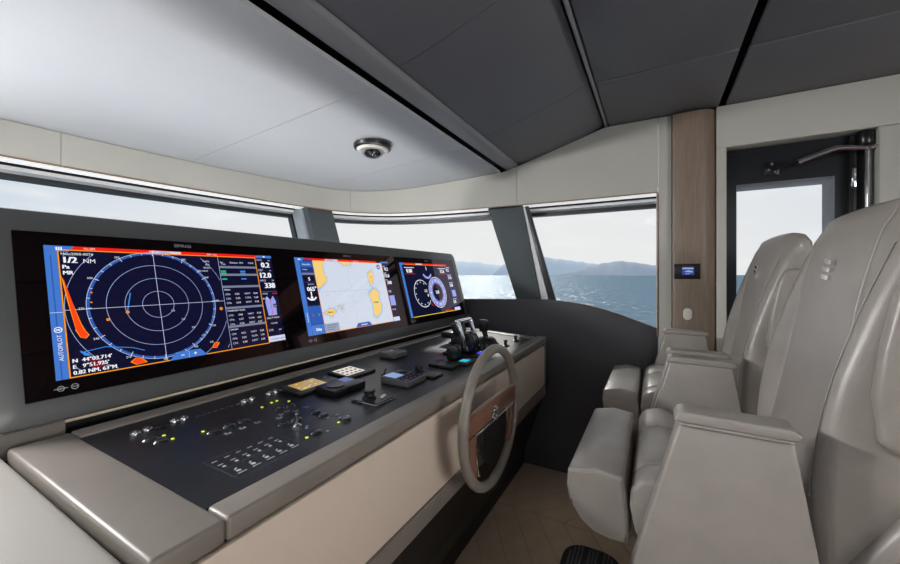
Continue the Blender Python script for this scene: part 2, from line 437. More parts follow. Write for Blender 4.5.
# ---- ceiling
ceil = tag(prism('ceiling', [(-3.2, 2.70), (.319, 2.70), (1.085, 2.46), (3.1, 2.36), (3.1, 2.8), (-3.2, 2.8)], 'x', -3.2, WX+.1, 'black_gap', smooth=False), 'panelled ceiling, pale grey forward and dark grey aft', kind='structure')
xs = [-3.1, -1.52, -.58, 1.29, 2.22, 3.25]
def fpoly(x0, x1):
    """forward pale panel: from the slot to the fascia curve"""
    pts = [(x0, 1.132), (x1, 1.132)]
    ar = []
    for s in srange(0, CS[-1], .05):
        p = curve(s, .02)
        if x0 <= p.x <= x1 and p.y > 1.14: ar.append((p.x, p.y))
    if x1 > 3: pts = [(x0, 1.132), (ar[-1][0], 1.132)]
    else:
        pts.append((x1, curve(sX(x1), .02).y))
    pts += ar[::-1]
    pts.append((x0, curve(sX(x0), .02).y)); return pts
for i, (a, b) in enumerate(zip(xs, xs[1:])):
    g_ = .0015
    pts = fpoly(a+g_, b-g_); bm = bmesh.new()
    A = [bm.verts.new((x, y, ceil_z(y))) for x, y in pts]; B = [bm.verts.new((x, y, ceil_z(y)+.02)) for x, y in pts]
    bm.faces.new(A); bm.faces.new(B[::-1])
    for k in range(len(pts)): bm.faces.new((A[k], B[k], B[(k+1) % len(pts)], A[(k+1) % len(pts)]))
    finish('ceiling_panel', bm, 'ceiling_pale', ceil, smooth=False)
    # sloped dark panel with rolled edges
    x1 = min(b, WX+.02)
    prof = []
    for q in range(13):
        y = .982-(.982-.335)*q/12; prof.append((y, ceil_z(y)+.022*(abs(q-6)/6.0)**4))
    prof += [(y, z+.02) for y, z in prof[::-1]]
    prism('ceiling_panel', prof, 'x', a+g_, x1-g_, 'ceiling_dark', ceil, angle=60)
    # flat dark panels aft
    for y0, y1 in ((-.362, .298), (-1.6, -.392), (-3.1, -1.63)):
        box('ceiling_panel', a+.006, x1-.006, y0+.004, y1-.004, 2.604, 2.63, 'ceiling_dark', ceil, bev=.008, seg=3)
# rolled lip beside the slot and edge bars on the folds
lp = [(1.035+.05*math.sin(t*math.pi/2/6)+.0, 2.378+.016+.05*(1-math.cos(t*math.pi/2/6))-.0) for t in range(7)]
trim_l = tag(prism('trim_1', [(.985, 2.426), (.988, 2.412), (1.0, 2.404), (1.03, 2.396), (1.06, 2.389), (1.078, 2.388), (1.086, 2.394), (1.088, 2.41), (1.088, 2.46), (.985, 2.46)], 'x', -3.1, WX+.01, 'lip_grey', angle=70), 'rolled grey lip along the dark ceiling slot', kind='structure')
tag(box('trim_2', -3.1, WX, .300, .318, 2.598, 2.64, 'lip_grey', bev=.004), 'thin grey bar along the ceiling fold', kind='structure')

# ---- front wall (below and above the windscreen)
sA, sB = sX(.69), sX(2.475)
sC = sY(.985); sD = sY(-.018)
wf = empty('wall_front', (.5, 2.72, 0), 'cream fascia and dark lower wall round the windscreen', kind='structure')
top = lambda p: ceil_z(p.y)-.004
def fascia(parent, s0, s1):
    return sweep('fascia_panel', s0+.0012, s1-.0012, [(0, FZ), (.014, FZ), (.014, top), (0, top)], 'cream_panel', parent, rake=False, step=.04)
fascia(wf, .1, sX(-.9)); fascia(wf, sX(-.9), sA); fascia(wf, sA, sB); fascia(wf, sB, sC)
sweep('fascia_backing', .1, sC, [(.015, FZ+.012), (.03, FZ+.012), (.03, top), (.015, top)], 'black_gap', wf, rake=False)
sweep('edge_bead', .1, sC, [(-.004, FZ-.004), (.012, FZ-.004), (.012, FZ+.003), (-.004, FZ+.003)], 'bead_brown', wf, rake=False)
bm = bmesh.new()
dk = [(-3.1, 1.615), (2.86, 1.615)]+[(p.x, p.y-.28) for p in [curve(q, -.01) for q in srange(0, sY(1.95), .1)][::-1] if p.x > -3.1]
add_prism(bm, dk, 'z', 1.262, 1.286); finish('dash_deck', bm, 'charcoal_wall', wf, smooth=False)
box('dash_front', -3.1, 2.86, 1.60, 1.614, 0, 1.286, 'charcoal_wall', wf)
sw1 = sY(2.15)
sweep('lower_wall', .1, sw1, [(.0, .0), (.3, .0), (.3, 1.28), (.0, 1.28)], 'charcoal_wall', wf, rake=True)
# ---- starboard wall
wr = empty('wall_right', (WX, 0, 0), 'starboard wall of cream panels with charcoal lower part', kind='structure')
fascia(wr, sC, sD)
sweep('edge_bead', sC, sD-.0, [(-.004, FZ-.004), (.012, FZ-.004), (.012, FZ+.003), (-.004, FZ+.003)], 'bead_brown', wr, rake=False)
sweep('fascia_backing', sC, sD, [(.015, FZ+.012), (.03, FZ+.012), (.03, top), (.015, top)], 'black_gap', wr, rake=False)
sill = [(-.018, 1.148), (.1, 1.19), (.22, 1.232), (.34, 1.268), (.46, 1.294), (.58, 1.311), (.7, 1.319), (.82, 1.321), (1.1, 1.316), (1.45, 1.306), (1.95, 1.30)]
prism('lower_panel', [(-.018, 0), (-.018, .2)]+sill+[(1.95, 0)], 'x', WX, WX+.05, 'charcoal_wall', wr, bev=.004, seg=2, angle=30)
bm = bmesh.new()
for a, b in zip(sill, sill[1:]): add_prism(bm, [(a[0], a[1]-.001), (b[0], b[1]-.001), (b[0], b[1]+.004), (a[0], a[1]+.004)], 'x', WX+.004, WX+.05)
finish('sill_edge', bm, 'grey_plastic', wr)
box('wall_panel', WX, WX+.06, -.098, -.020, 0, 2.60, 'cream_panel', wr, bev=.002)            # strip between window and column
tube('window_jamb_bead', [(WX-.002, -.016, 1.10), (WX-.002, -.016, FZ-.012), (WX-.002, -.008, FZ-.002)], .006, 'bead_brown', wr, seg=8)
box('window_jamb', WX+.004, WX+.30, -.018, -.008, 1.1, FZ, 'white_strip', wr)
# wooden column with rounded edges
prism('column_panel', [(WX-.028, -.102), (WX-.034, -.115), (WX-.034, -.268), (WX-.028, -.285), (WX-.012, -.310), (WX+.012, -.335), (WX+.03, -.343), (WX+.06, -.343), (WX+.06, -.102)], 'z', 0, 2.592, 'wood', wr, bev=.0, angle=50)
box('casing_strip', WX+.01, WX+.12, -.400, -.347, 0, 2.34, 'cream_panel', wr, bev=.004)
box('lintel_panel', WX, WX+.16, -1.16, -.347, 2.335, 2.602, 'cream_panel', wr, bev=.003)
box('jamb_panel', WX, WX+.16, -1.16, -1.075, 0, 2.333, 'cream_panel', wr, bev=.003)
box('wall_panel', WX-.012, WX+.10, -3.1, -1.163, 0, 2.602, 'cream_panel', wr, bev=.003)
box('wall_backing', WX+.065, WX+.12, -.40, -.02, 0, 2.74, 'black_gap', wr)
box('wall_backing', WX+.02, WX+.12, -3.1, .35, 2.60, 2.74, 'black_gap', wr)
prism('wall_backing', [(.30, 2.58), (.30, 2.74), (1.2, 2.50), (1.2, 2.36), (1.06, 2.372)], 'x', WX+.016, WX+.10, 'black_gap', wr)
# port wall: low panel and header, wide open glass between (out of view)
wl = empty('wall_left', (-3.15, -.3, 0), 'port wall with low panel', kind='structure')
box('lower_panel', -3.2, -3.12, -3.1, 2.4, 0, 1.0, 'charcoal_wall', wl)
box('fascia_panel', -3.2, -3.12, -3.1, 2.4, 2.3, 2.6, 'cream_panel', wl)

# ---- windows: header strips, frames, panes
def header(root, s0, s1):
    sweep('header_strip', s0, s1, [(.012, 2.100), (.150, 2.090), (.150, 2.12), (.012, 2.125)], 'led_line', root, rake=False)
    sweep('blind_slot', s0, s1, [(.12, 2.122), (.30, 2.118), (.30, 2.14), (.12, 2.14)], 'black_gap', root, rake=False)
    sweep('header_strip', s0, s1, [(.205, 2.064), (.262, 2.056), (.262, 2.085), (.205, 2.085)], 'white_strip', root, rake=False)
    sweep('window_frame', s0, s1, [(.265, 2.03), (.335, 2.03), (.335, 2.13), (.265, 2.13)], 'frame_dark', root, rake=False)
def pane(root, s0, s1, z0=1.27, z1=2.10):
    sweep('pane', s0, s1, [(.318, z0), (.326, z0), (.326, z1), (.318, z1)], 'pane_glass', root, step=.08)
sP1a, sP1b = sX(2.12), sX(2.335)
w1 = empty('window_1', (.5, 2.9, 1.3), 'long raked windscreen pane behind the radar display', kind='structure')
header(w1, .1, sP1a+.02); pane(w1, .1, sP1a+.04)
w2 = empty('window_2', (2.7, 1.8, 1.3), 'curved raked corner pane between the two pillars', kind='structure')
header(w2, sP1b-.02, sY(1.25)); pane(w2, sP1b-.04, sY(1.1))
w3 = empty('window_3', (3.1, .4, 1.3), 'starboard side pane with sea view beside the wooden column', kind='structure')
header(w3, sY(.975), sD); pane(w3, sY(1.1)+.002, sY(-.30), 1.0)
# ---- raked pillars
def qprism(name, top_, bot_, x0, x1, z0, z1, m, root):
    return prism(name, [(top_[0], z1), (top_[1], z1), (bot_[1], z0), (bot_[0], z0)], 'x', x0, x1, m, root, bev=.003)
t3 = empty('trim_3', (2.95, 1.0, 1.3), 'raked grey pillar between corner pane and side pane', kind='structure')
qprism('pillar_cover', (.962, 1.272), (.80, .999), 2.945, 3.15, 1.29, 2.112, 'pillar_grey', t3)
qprism('pillar_side', (.945, .968), (.739, .806), 2.962, 3.01, 1.29, 2.09, 'white_strip', t3)
qprism('window_frame', (.915, .944), (.683, .738), 2.97, 3.0, 1.29, 2.09, 'frame_dark', t3)
t4 = empty('trim_4', (2.2, 2.5, 1.3), 'raked grey pillar between the long pane and the corner pane', kind='structure')
sweep('pillar_cover', sP1a, sP1b, [(.02, 1.28), (.30, 1.28), (.30, 2.10), (.02, 2.10)], 'pillar_grey', t4)
sweep('pillar_side', sP1a-.026, sP1a-.001, [(.10, 1.28), (.24, 1.28), (.24, 2.085), (.10, 2.085)], 'bevel_grey', t4)
sweep('window_frame', sP1a-.03, sP1a-.002, [(.262, 1.28), (.33, 1.28), (.33, 2.07), (.262, 2.07)], 'frame_dark', t4)

# ---- side door in the starboard wall
dr = empty('door_1', (3.0, -.7, 0), 'black framed glass side door with chrome stay arm', kind='structure')
DX = 3.0
bm = bmesh.new()
add_box(bm, DX, DX+.05, -.462, -.405, 0, 2.33); add_box(bm, DX, DX+.05, -1.073, -.925, 0, 2.33)
add_box(bm, DX, DX+.05, -.925, -.462, 2.105, 2.33); add_box(bm, DX, DX+.05, -.925, -.462, 0, 1.0)
finish('door_leaf', bm, 'door_black', dr, smooth=False)
bm = bmesh.new()
for (a, b, c_, d_) in (((-.925, 2.105), (-.462, 2.105), (-.472, 2.07), (-.885, 2.07)), ((-.925, 2.105), (-.885, 2.07), (-.885, 1.03), (-.925, 1.0)), ((-.462, 2.105), (-.462, 1.0), (-.472, 1.03), (-.472, 2.07)), ((-.925, 1.0), (-.885, 1.03), (-.472, 1.03), (-.462, 1.0))):
    A = [bm.verts.new((DX-.001, *a)), bm.verts.new((DX-.001, *b)), bm.verts.new((DX+.05, *c_)), bm.verts.new((DX+.05, *d_))]
    if a == (-.925, 2.105) and b == (-.885, 2.07): A = [bm.verts.new((DX-.001, *a)), bm.verts.new((DX+.05, *b)), bm.verts.new((DX+.05, *c_)), bm.verts.new((DX-.001, *d_))]
    if a == (-.462, 2.105): A = [bm.verts.new((DX-.001, *a)), bm.verts.new((DX-.001, *b)), bm.verts.new((DX+.05, *c_)), bm.verts.new((DX+.05, *d_))]
    if a == (-.925, 1.0): A = [bm.verts.new((DX-.001, *a)), bm.verts.new((DX+.05, *b)), bm.verts.new((DX+.05, *c_)), bm.verts.new((DX-.001, *d_))]
    bm.faces.new(A)
bmesh.ops.solidify(bm, geom=bm.faces[:], thickness=.004)
finish('glazing_bevel', bm, 'bevel_grey', dr, smooth=False)
box('pane', DX+.047, DX+.053, -.89, -.468, 1.02, 2.075, 'pane_glass', dr, smooth=False)
# stay arm on the door
pl = box('stay_plate', DX-.012, DX-.0, -.675, -.600, 2.145, 2.225, 'black_plastic', dr, bev=.004)
for yy, zz in ((-.655, 2.16), (-.62, 2.175), (-.637, 2.212)):
    lathe('bolt', [(.010, 0), (.010, .006), (.005, .008)], DX-.02, yy, zz, 'chrome', pl, seg=10, axis='x')
bm = bmesh.new(); hel = []
for i in range(90):
    t = i/89; a = t*2*math.pi*9
    hel.append((DX-.055+.011*math.cos(a), -.655-.11*t, 2.178+.022*t+.011*math.sin(a)))
add_tube(bm, hel, .0035, 6); finish('stay_spring', bm, 'black_rubber', dr)
tube('stay_tube', [(DX-.055, -.75, 2.197), (DX-.06, -.83, 2.225), (DX-.065, -.895, 2.246), (DX-.066, -.92, 2.25), (DX-.068, -1.0, 2.238), (DX-.07, -1.045, 2.232)], .0155, 'chrome', dr, seg=12)
bm = bmesh.new(); add_tube(bm, [(DX-.07+.02*math.cos(a*math.pi/8), -1.055+.02*math.sin(a*math.pi/8), 2.232) for a in range(16)], .008, 8, True); finish('stay_eye', bm, 'chrome', dr)
tube('post', [(DX-.055, -1.04, 1.3), (DX-.055, -1.04, 2.245)], .0125, 'chrome', dr, seg=14)
lathe('post_socket', [(.03, 0), (.033, .004), (.033, .075), (.03, .08)], DX-.05, -1.035, 2.25, 'black_plastic', dr, seg=18)
box('hinge_bar', DX-.04, DX, -1.005, -.975, 1.2, 2.32, 'black_plastic', dr, bev=.003)
box('hinge_clip', DX-.052, DX-.04, -1.0, -.98, 2.02, 2.13, 'chrome', dr, bev=.003)

# ================================================================== monitor housing and displays
PHI = math.radians(15.6); HY, HZ = 1.40, 1.124
def hp(x, t, n):   # point on the tilted housing: along, up the face, out of the face
    return (x, HY+t*math.sin(PHI)-n*math.cos(PHI), HZ+t*math.cos(PHI)+n*math.sin(PHI))
hs = empty('display_housing', (1.52, 1.47, 1.106), 'long grey tilted housing that frames three displays above the console', 'display housing')
def plate(name, outline, n0, n1, m, parent, bev=0, seg=2, hole=None):
    bm = bmesh.new()
    A = [bm.verts.new(hp(x, t, n0)) for x, t in outline]; B = [bm.verts.new(hp(x, t, n1)) for x, t in outline]; k = len(outline)
    if hole is None:
        bm.faces.new(A); f = bm.faces.new(B[::-1])
        if bev:
            pass
    else:
        HA = [bm.verts.new(hp(x, t, n0)) for x, t in hole]; HB = [bm.verts.new(hp(x, t, n1)) for x, t in hole]
        for i in range(k):
            j = (i+1) % k
            bm.faces.new((A[i], A[j], HA[j], HA[i])); bm.faces.new((B[i], HB[i], HB[j], B[j])); bm.faces.new((HA[i], HA[j], HB[j], HB[i]))
    for i in range(k): bm.faces.new((A[i], B[i], B[(i+1) % k], A[(i+1) % k]))
    if bev:
        bmesh.ops.recalc_face_normals(bm, faces=bm.faces[:])
        bmesh.ops.bevel(bm, geom=[e for e in bm.edges if e.calc_face_angle(0) > .9 and all(v in B for v in e.verts)], offset=bev, segments=seg, profile=.5, affect='EDGES', clamp_overlap=True)
    return finish(name, bm, m, parent, angle=45)
out = rrect(.215, 2.868, 0, .606, .05, 6); hol = rrect(.2955, 2.8105, .0645, .5405, .004, 6)
plate('bezel', out, -.035, 0, 'housing_grey', hs, bev=.008, hole=hol)
plate('back_shell', rrect(.22, 2.86, .004, .598, .05, 6), -.14, -.036, 'housing_grey', hs)
bt = [hp(x, t-.002, .003) for x, t in ((.217, .06), (.219, .035), (.228, .016), (.243, .005), (.262, .0), (2.82, .0), (2.845, .006), (2.86, .02), (2.866, .05))]
tube('edge_trim', bt, .0042, 'gold_trim', hs, seg=8)
# feet that carry the housing on the console shelf
for x in (.5, 1.5, 2.5): box('bracket', x-.06, x+.06, 1.43, 1.50, 1.106, 1.16, 'kick_black', hs)

for k, rgb in {'s_navy': (9, 13, 44), 's_navy2': (24, 30, 70), 's_blue': (66, 120, 205), 's_blue2': (44, 92, 178), 's_dblue': (26, 54, 116), 's_red': (238, 28, 22), 's_orange': (255, 158, 22), 's_white': (238, 242, 250), 's_line': (170, 186, 232), 's_pale': (206, 214, 240), 's_sea': (208, 217, 232), 's_land': (243, 208, 120), 's_shoal': (120, 160, 214), 's_shoal2': (176, 202, 236), 's_green': (40, 200, 130), 's_cyan': (60, 140, 235), 's_scr': (18, 20, 32), 's_grey': (120, 126, 150), 's_lilac': (150, 160, 235), 's_echo': (255, 70, 20), 's_yellow': (250, 215, 40), 's_dkred': (120, 16, 30), 's_grid': (150, 165, 190)}.items():
    screen_mat(k, rgb)
SW, SH = .715, .39
def display(x0, label):
    """glass slab whose local frame is x along, y up the face, z out of it"""
    xc = x0+.419
    o = Vector(hp(xc, .0655, 0))
    d = empty('marine_display', o, label, 'display', rot=(math.pi/2-PHI, 0, 0))
    bm = bmesh.new(); add_box(bm, -.4185, .4185, 0, .474, -.030, .0015)
    finish('glass_front', bm, 'screen_glass', d, local=True, smooth=False)
    X, Y = x0+.058-xc, .0445   # lower left corner of the lit area
    def fm(x, y, h): return (X+x, Y+y, .0018+h)
    F = Flat(fm); F.rect(0, 0, SW, SH, 's_scr'); 
    scr = F.done('screen', d)
    def sub():                       # flats that are children of the screen
        off = Vector(scr.location)
        return Flat(lambda x, y, h: (X+x-off.x, Y+y-off.y, .0018+h-off.z))
    F = Flat(lambda x, y, h: (x, y, .0018)); F.text('SIMRAD', -.03, .4515, .0165, 'white_print'); F.done('maker_lettering', d)
    F = Flat(lambda x, y, h: (x, y, .0018))
    F.ring(X+.008, .0215, .0055, .0075, 'white_print'); F.line((X-.006, .0215), (X+.022, .0215), .002, 'white_print'); F.disc(X+.008, .0215, .0025, 'white_print')
    F.ring(X+.036, .0215, .006, .008, 'white_print'); F.line((X+.031, .0215), (X+.041, .0215), .002, 'white_print')
    F.done('key_symbol', d)
    return d, scr, sub
H1, H2, H3, H4 = .0004, .0007, .001, .0013
# ---- radar display
d1, scr1, sub = display(.296, 'wide black display showing a round radar plot with orange echoes')
F = sub(); F.rect(0, 0, .026, SH, 's_blue', H1); F.line((.012, .0), (.012, .36), .003, 's_blue2', H2); F.poly([(0, .372), (.05, .372), (.064, SH), (0, SH)], 's_blue', H2)
for i in range(3): F.rect(.024+i*.005, .376, .0275+i*.005, .386, 's_white', H3)
F.line((0, .19), (.026, .19), .0015, 's_pale', H3); F.text('AUTOPILOT', .019, .052, .0135, 's_white', H3, rot=math.pi/2); F.ring(.0135, .140, .0062, .0085, 's_white', H3); F.rect(.0095, .138, .0175, .142, 's_white', H3)
F.done('menu_bar', scr1, True)
F = sub(); F.rect(.05, .379, .655, SH, 's_red', H1); F.rect(.26, .380, .35, .388, 's_pale', H2); F.text('NO STEERING', .263, .381, .0085, 's_dkred', H3); F.text('No GPS', .085, .3812, .008, 's_white', H3); F.text('NAV  12:41', .44, .3812, .008, 's_white', H3); F.poly([(.63, .379), (SW, .379), (SW, SH), (.655, SH)], 's_blue', H2); F.rect(.675, .382, .683, .388, 's_white', H3)
F.done('status_bar', scr1, True)
F = sub(); cl = (.03, .004, .475, .374); cx, cy, R = .26, .197, .184
F.rect(.03, 0, .478, .376, 's_navy', H1)
for k, w in ((.25, .0012), (.5, .0012), (.75, .0012), (1.25, .0012), (1.5, .0012)): F.ring(cx, cy, R*k-w, R*k, 's_line', H2, seg=120, clip=cl)
F.ring(cx, cy, R*.955, R*.985, 's_blue2', H2, seg=120); F.ring(cx, cy, R*.99, R*1.0, 's_line', H2, seg=120)
for a in range(0, 360, 10):
    ca, sa = math.cos(math.radians(a)), math.sin(math.radians(a)); r0 = .93 if a % 30 == 0 else .955
    F.line((cx+R*r0*ca, cy+R*r0*sa), (cx+R*ca, cy+R*sa), .0014, 's_white', H3)
F.line((.03, cy-.002), (.478, cy-.002), .0013, 's_pale', H3); F.line((cx+.002, .004), (cx+.002, .374), .0013, 's_pale', H3)
for a, s in ((90, '000'), (60, '030'), (30, '060'), (0, '090'), (-30, '120'), (-60, '150'), (-90, '180'), (-120, '210'), (-150, '240'), (180, '270'), (150, '300'), (120, '330')):
    F.text(s, cx+R*1.05*math.cos(math.radians(a))-.008, cy+R*1.02*math.sin(math.radians(a))-.003, .009, 's_white', H3)
for k, s in ((.25, '1/8'), (.5, '1/4'), (.75, '3/8'), (1.0, '1/2'), (1.22, '5/8')): F.text(s, cx+R*k*.62+.004, cy-R*k*.72+.004, .0095, 's_pale', H3)
F.done('radar_plot', scr1, True)
F = sub()
def echo(pts, k=1.35):
    mx_ = sum(p[0] for p in pts)/len(pts); my_ = sum(p[1] for p in pts)/len(pts)
    F.poly([(mx_+(x-mx_)*k, my_+(y-my_)*(1+(k-1)*.35)) for x, y in pts], 's_orange', H3); F.poly(pts, 's_echo', H4)
echo([(.033, .294), (.036, .28), (.06, .155), (.069, .125), (.060, .120), (.050, .135), (.040, .22)], 1.25)
echo([(.05, .135), (.06, .145), (.075, .118), (.068, .108), (.058, .113)], 1.2)
echo([(.411, .022), (.42, .038), (.434, .036), (.424, .019)]); echo([(.168, .018), (.18, .028), (.196, .022), (.205, .010), (.18, .007)], 1.2)
for x, y, r in ((.173, .177, .005), (.123, .158, .0045), (.089, .215, .0025), (.092, .245, .0025), (.462, .165, .006)): F.disc(x, y, r, 's_orange', H3, 10); F.disc(x, y, r*.5, 's_echo', H4, 8)
F.line((.186, .240), (.173, .18), .003, 's_cyan', H3)
for p, q in (((.054, .068), (.11, .076)), ((.11, .076), (.175, .062)), ((.175, .062), (.205, .048))): F.line(p, q, .002, 's_cyan', H3)
F.poly([(.052, .075), (.07, .064), (.076, .056), (.062, .058)], 's_cyan', H4); F.poly([(.07, .048), (.10, .04), (.105, .022), (.09, .012), (.075, .02)], 's_dkred', H2)
F.done('radar_echo', scr1, True)['kind'] = 'stuff'
F = sub()
F.text('Halo2000-0074', .033, .362, .0115, 's_white', H3); F.text('1/2', .034, .338, .0265, 's_white', H3, bold=.0009); F.text('NM', .08, .338, .019, 's_white', H3); F.text('Pa', .034, .320, .0165, 's_white', H3, bold=.0005); F.text('MR', .034, .302, .0165, 's_white', H3, bold=.0004)
F.text("N  44°03.714'", .035, .042, .0155, 's_white', H4, bold=.0004); F.text("E   9°51.925'", .035, .025, .0155, 's_white', H4, bold=.0004); F.text('0.82 NM, 63°M', .035, .008, .0155, 's_white', H4, bold=.0004)
for i, s in enumerate(('GAIN', 'SEA', 'RAIN', 'EBL/VRM')): F.text(s, .452-.008*len(s), .352-i*.013, .010, 's_pale', H3)
F.done('radar_lettering', scr1, True)['kind'] = 'stuff'
F = sub(); wd = .003
for p, q in (((.028, .376), (.028, 0)), ((.028, .0015), (.637, .0015)), ((.636, .378), (.636, 0)), ((.028, .3775), (.637, .3775))): F.line(p, q, wd, 's_orange', H3)
F.poly([(.270, .0), (.292, .025), (.368, .025), (.388, .0)], 's_blue', H4); F.line((.33, .0), (.33, .025), .001, 's_pale', .0016); F.rect(.305, .011, .315, .0135, 's_white', .0016); F.rect(.345, .011, .355, .0135, 's_white', .0016); F.rect(.3488, .0075, .3512, .017, 's_white', .0016)
F.done('zoom_tab', scr1, True)
F = sub(); F.rect(.479, .003, .635, .376, 's_navy', H1); F.line((.479, .003), (.479, .376), .0015, 's_line', H2); rr_ = random.Random(3)
for y in (.329, .297, .247, .160, .085): F.rect(.48, y, .634, y+.009, 's_grey', H2)
for i, s in enumerate(('Tgt', 'Distance', 'CPA', 'TCPA')): F.text(s, .484+i*.039, .350, .0095, 's_white', H3)
F.text('TYPE', .488, .342, .008, 's_pale', H3)
for y in (.314, .306, .281): F.rect(.483, y, .503, y+.005, 's_green', H3); F.rect(.561, y, .583, y+.005, 's_cyan', H3)
for b0, s in ((.236, 'MARIA'), (.150, 'PASSENGER VESSEL'), (.075, 'SAILING'),):
    F.text(s, .484, b0-.006+.006, .0085, 's_white', H3)
    for r_ in range(3):
        y = b0-.019-r_*.018
        for c_ in range(4): F.text(('CPA', '0.%02d' % rr_.randint(10, 99), 'TCPA' if r_ % 2 else 'NM/T', '%d:%02d' % (rr_.randint(0, 9), rr_.randint(10, 59)))[c_], .486+c_*.039, y, .0105, 's_pale' if c_ % 2 == 0 else 's_white', H3)
F.done('target_table', scr1, True)
F = sub(); F.rect(.639, .003, SW, .378, 's_navy', H1)
for y, a, s, u in ((.345, 'SOG', '0.2', 'kn'), (.298, 'DEP', '12.0', 'm'), (.251, 'HDG', '338', '°M')):
    F.text(a, .642, y+.020, .0125, 's_pale', H3); F.text(u, .695, y+.020, .011, 's_pale', H3); F.text(s, .712-.0175*len(s), y-.010, .0335, 's_white', H3, bold=.0012)
F.line((.64, .225), (SW-.002, .225), .001, 's_grey', H2); F.text('STEER', .643, .212, .0095, 's_pale', H3); F.rect(.69, .213, .705, .217, 's_red', H3); F.rect(.708, .212, .7135, .218, 's_red', H3)
F.poly([(.655, .118), (.695, .118), (.70, .18), (.69, .205), (.675, .186), (.66, .205), (.65, .18)], 's_lilac', H2); F.line((.675, .12), (.675, .185), .0025, 's_red', H3); F.text('0.012', .640, .19, .012, 's_white', H3); F.rect(.685, .152, .702, .168, 's_navy', H3); F.text('17', .687, .154, .013, 's_white', H4)
F.text('SELECT MODE', .643, .104, .0095, 's_white', H3); F.text('ROUTE', .66, .080, .009, 's_white', H3); F.text('XTE', .643, .050, .012, 's_pale', H3); F.text('nm', .69, .050, .011, 's_pale', H3); F.rect(.637, .004, SW, .028, 's_pale', H2); F.text('COURSE GUIDE', .645, .011, .0095, 's_navy', H3)
F.done('data_bar', scr1, True)
# ---- chart display
d2, scr2, sub = display(1.134, 'wide black display showing a nautical chart with yellow islands')
F = sub(); F.rect(0, 0, .105, SH, 's_dblue', H1); F.rect(0, 0, .026, SH, 's_blue', H2); F.poly([(0, .372), (.045, .372), (.058, SH), (0, SH)], 's_blue', H3); F.rect(.02, .378, .035, .384, 's_white', H4)
F.rect(.027, .34, .105, .372, 's_blue2', H2); F.text('Autopilot', .04, .352, .013, 's_white', H3); F.rect(.027, .32, .105, .34, 's_dblue', H2); F.text('A Auto', .035, .326, .010, 's_white', H3)
F.rect(.027, .302, .105, .312, 's_grey', H2); F.rect(.03, .266, .100, .299, 's_navy', H2); F.text('S', .06, .272, .024, 's_white', H3, bold=.001)
F.rect(.03, .145, .104, .262, 's_navy', H2); F.text('HEADING', .05, .250, .009, 's_pale', H3); F.text('065°', .042, .218, .031, 's_white', H3, bold=.001)
F.poly([(.058, .215), (.066, .215), (.064, .172), (.060, .172)], 's_white', H3); F.ring(.062, .205, .028, .036, 's_white', H3, 215, 325, 14); F.disc(.062, .184, .008, 's_white', H3, 12)
F.rect(.027, .052, .104, .142, 's_blue2', H2); F.poly([(.042, .097), (.052, .104), (.052, .090)], 's_red', H3); F.poly([(.092, .097), (.082, .104), (.082, .090)], 's_green', H3)
F.rect(.027, 0, .112, .049, 's_blue', H2); F.text('Stby', .05, .018, .02, 's_white', H3, bold=.0006); F.text('Autopilot', .018, .065, .012, 's_white', H3, rot=math.pi/2)
F.done('autopilot_menu', scr2, True)['kind'] = 'stuff'
F = sub(); F.rect(.058, .379, .60, SH, 's_red', H1); F.rect(.19, .380, .28, .388, 's_pale', H2); F.text('NO STEERING', .195, .381, .0085, 's_dkred', H3); F.text('NAV  12:41', .40, .3812, .008, 's_white', H3); F.done('status_bar', scr2, True)
F = sub(); F.rect(.107, .0, .647, .378, 's_sea', H1)
rr_ = random.Random(11)
def rough(pts, amp=.004, sub_=4):
    o_ = []
    for a, b in zip(pts, pts[1:]+pts[:1]):
        for i in range(sub_):
            t = i/sub_; o_.append((a[0]+(b[0]-a[0])*t+(rr_.uniform(-amp, amp) if i else 0), a[1]+(b[1]-a[1])*t+(rr_.uniform(-amp, amp) if i else 0)))
    return o_
lands = [[(.107, .378), (.186, .374), (.169, .354), (.166, .32), (.179, .286), (.173, .262), (.113, .227), (.107, .235)], [(.277, .377), (.379, .377), (.367, .358), (.325, .357), (.302, .369)],
         [(.538, .334), (.503, .311), (.494, .284), (.5, .25), (.512, .228), (.536, .255), (.547, .312)], [(.529, .216), (.471, .18), (.484, .147), (.491, .12), (.481, .061), (.499, .043), (.547, .066), (.569, .108), (.554, .165), (.569, .187)],
         [(.117, .105), (.169, .124), (.201, .105), (.165, .077), (.143, .092)], [(.213, .13), (.238, .13), (.254, .114), (.233, .119)]]
inx = lambda p: (min(max(p[0], .108), .646), min(max(p[1], .001), .377))
for Lp in lands:
    q = [inx(p) for p in rough(Lp)]; F.poly(q, 's_land', H3); mx_ = sum(p[0] for p in q)/len(q); my_ = sum(p[1] for p in q)/len(q)
    F.poly([inx((mx_+(x-mx_)*1.22+rr_.uniform(-.005, .005), my_+(y-my_)*1.16+rr_.uniform(-.005, .005))) for x, y in q], 's_shoal2', H2*.8)
    for a, b in zip(q, q[1:]+q[:1]):
        if a != b and .112 < a[0] and a[1] < .374: F.line(a, b, .004, 's_shoal', H2)
    for k in range(60):                      # shoal soundings off the coast
        a = rr_.choice(q); p = inx((a[0]+rr_.uniform(-.022, .022), a[1]+rr_.uniform(-.022, .022))); F.disc(p[0], p[1], rr_.uniform(.0008, .0022), 's_shoal', H2, 6)
for k in range(150): p = (rr_.uniform(.115, .64), rr_.uniform(.01, .37)); F.rect(p[0], p[1], p[0]+rr_.uniform(.002, .006), p[1]+.0018, 's_grid', H2)
F.line((.107, .21), (.47, .21), .0012, 's_grid', H2); F.line((.34, 0), (.34, .378), .0008, 's_grid', H2)
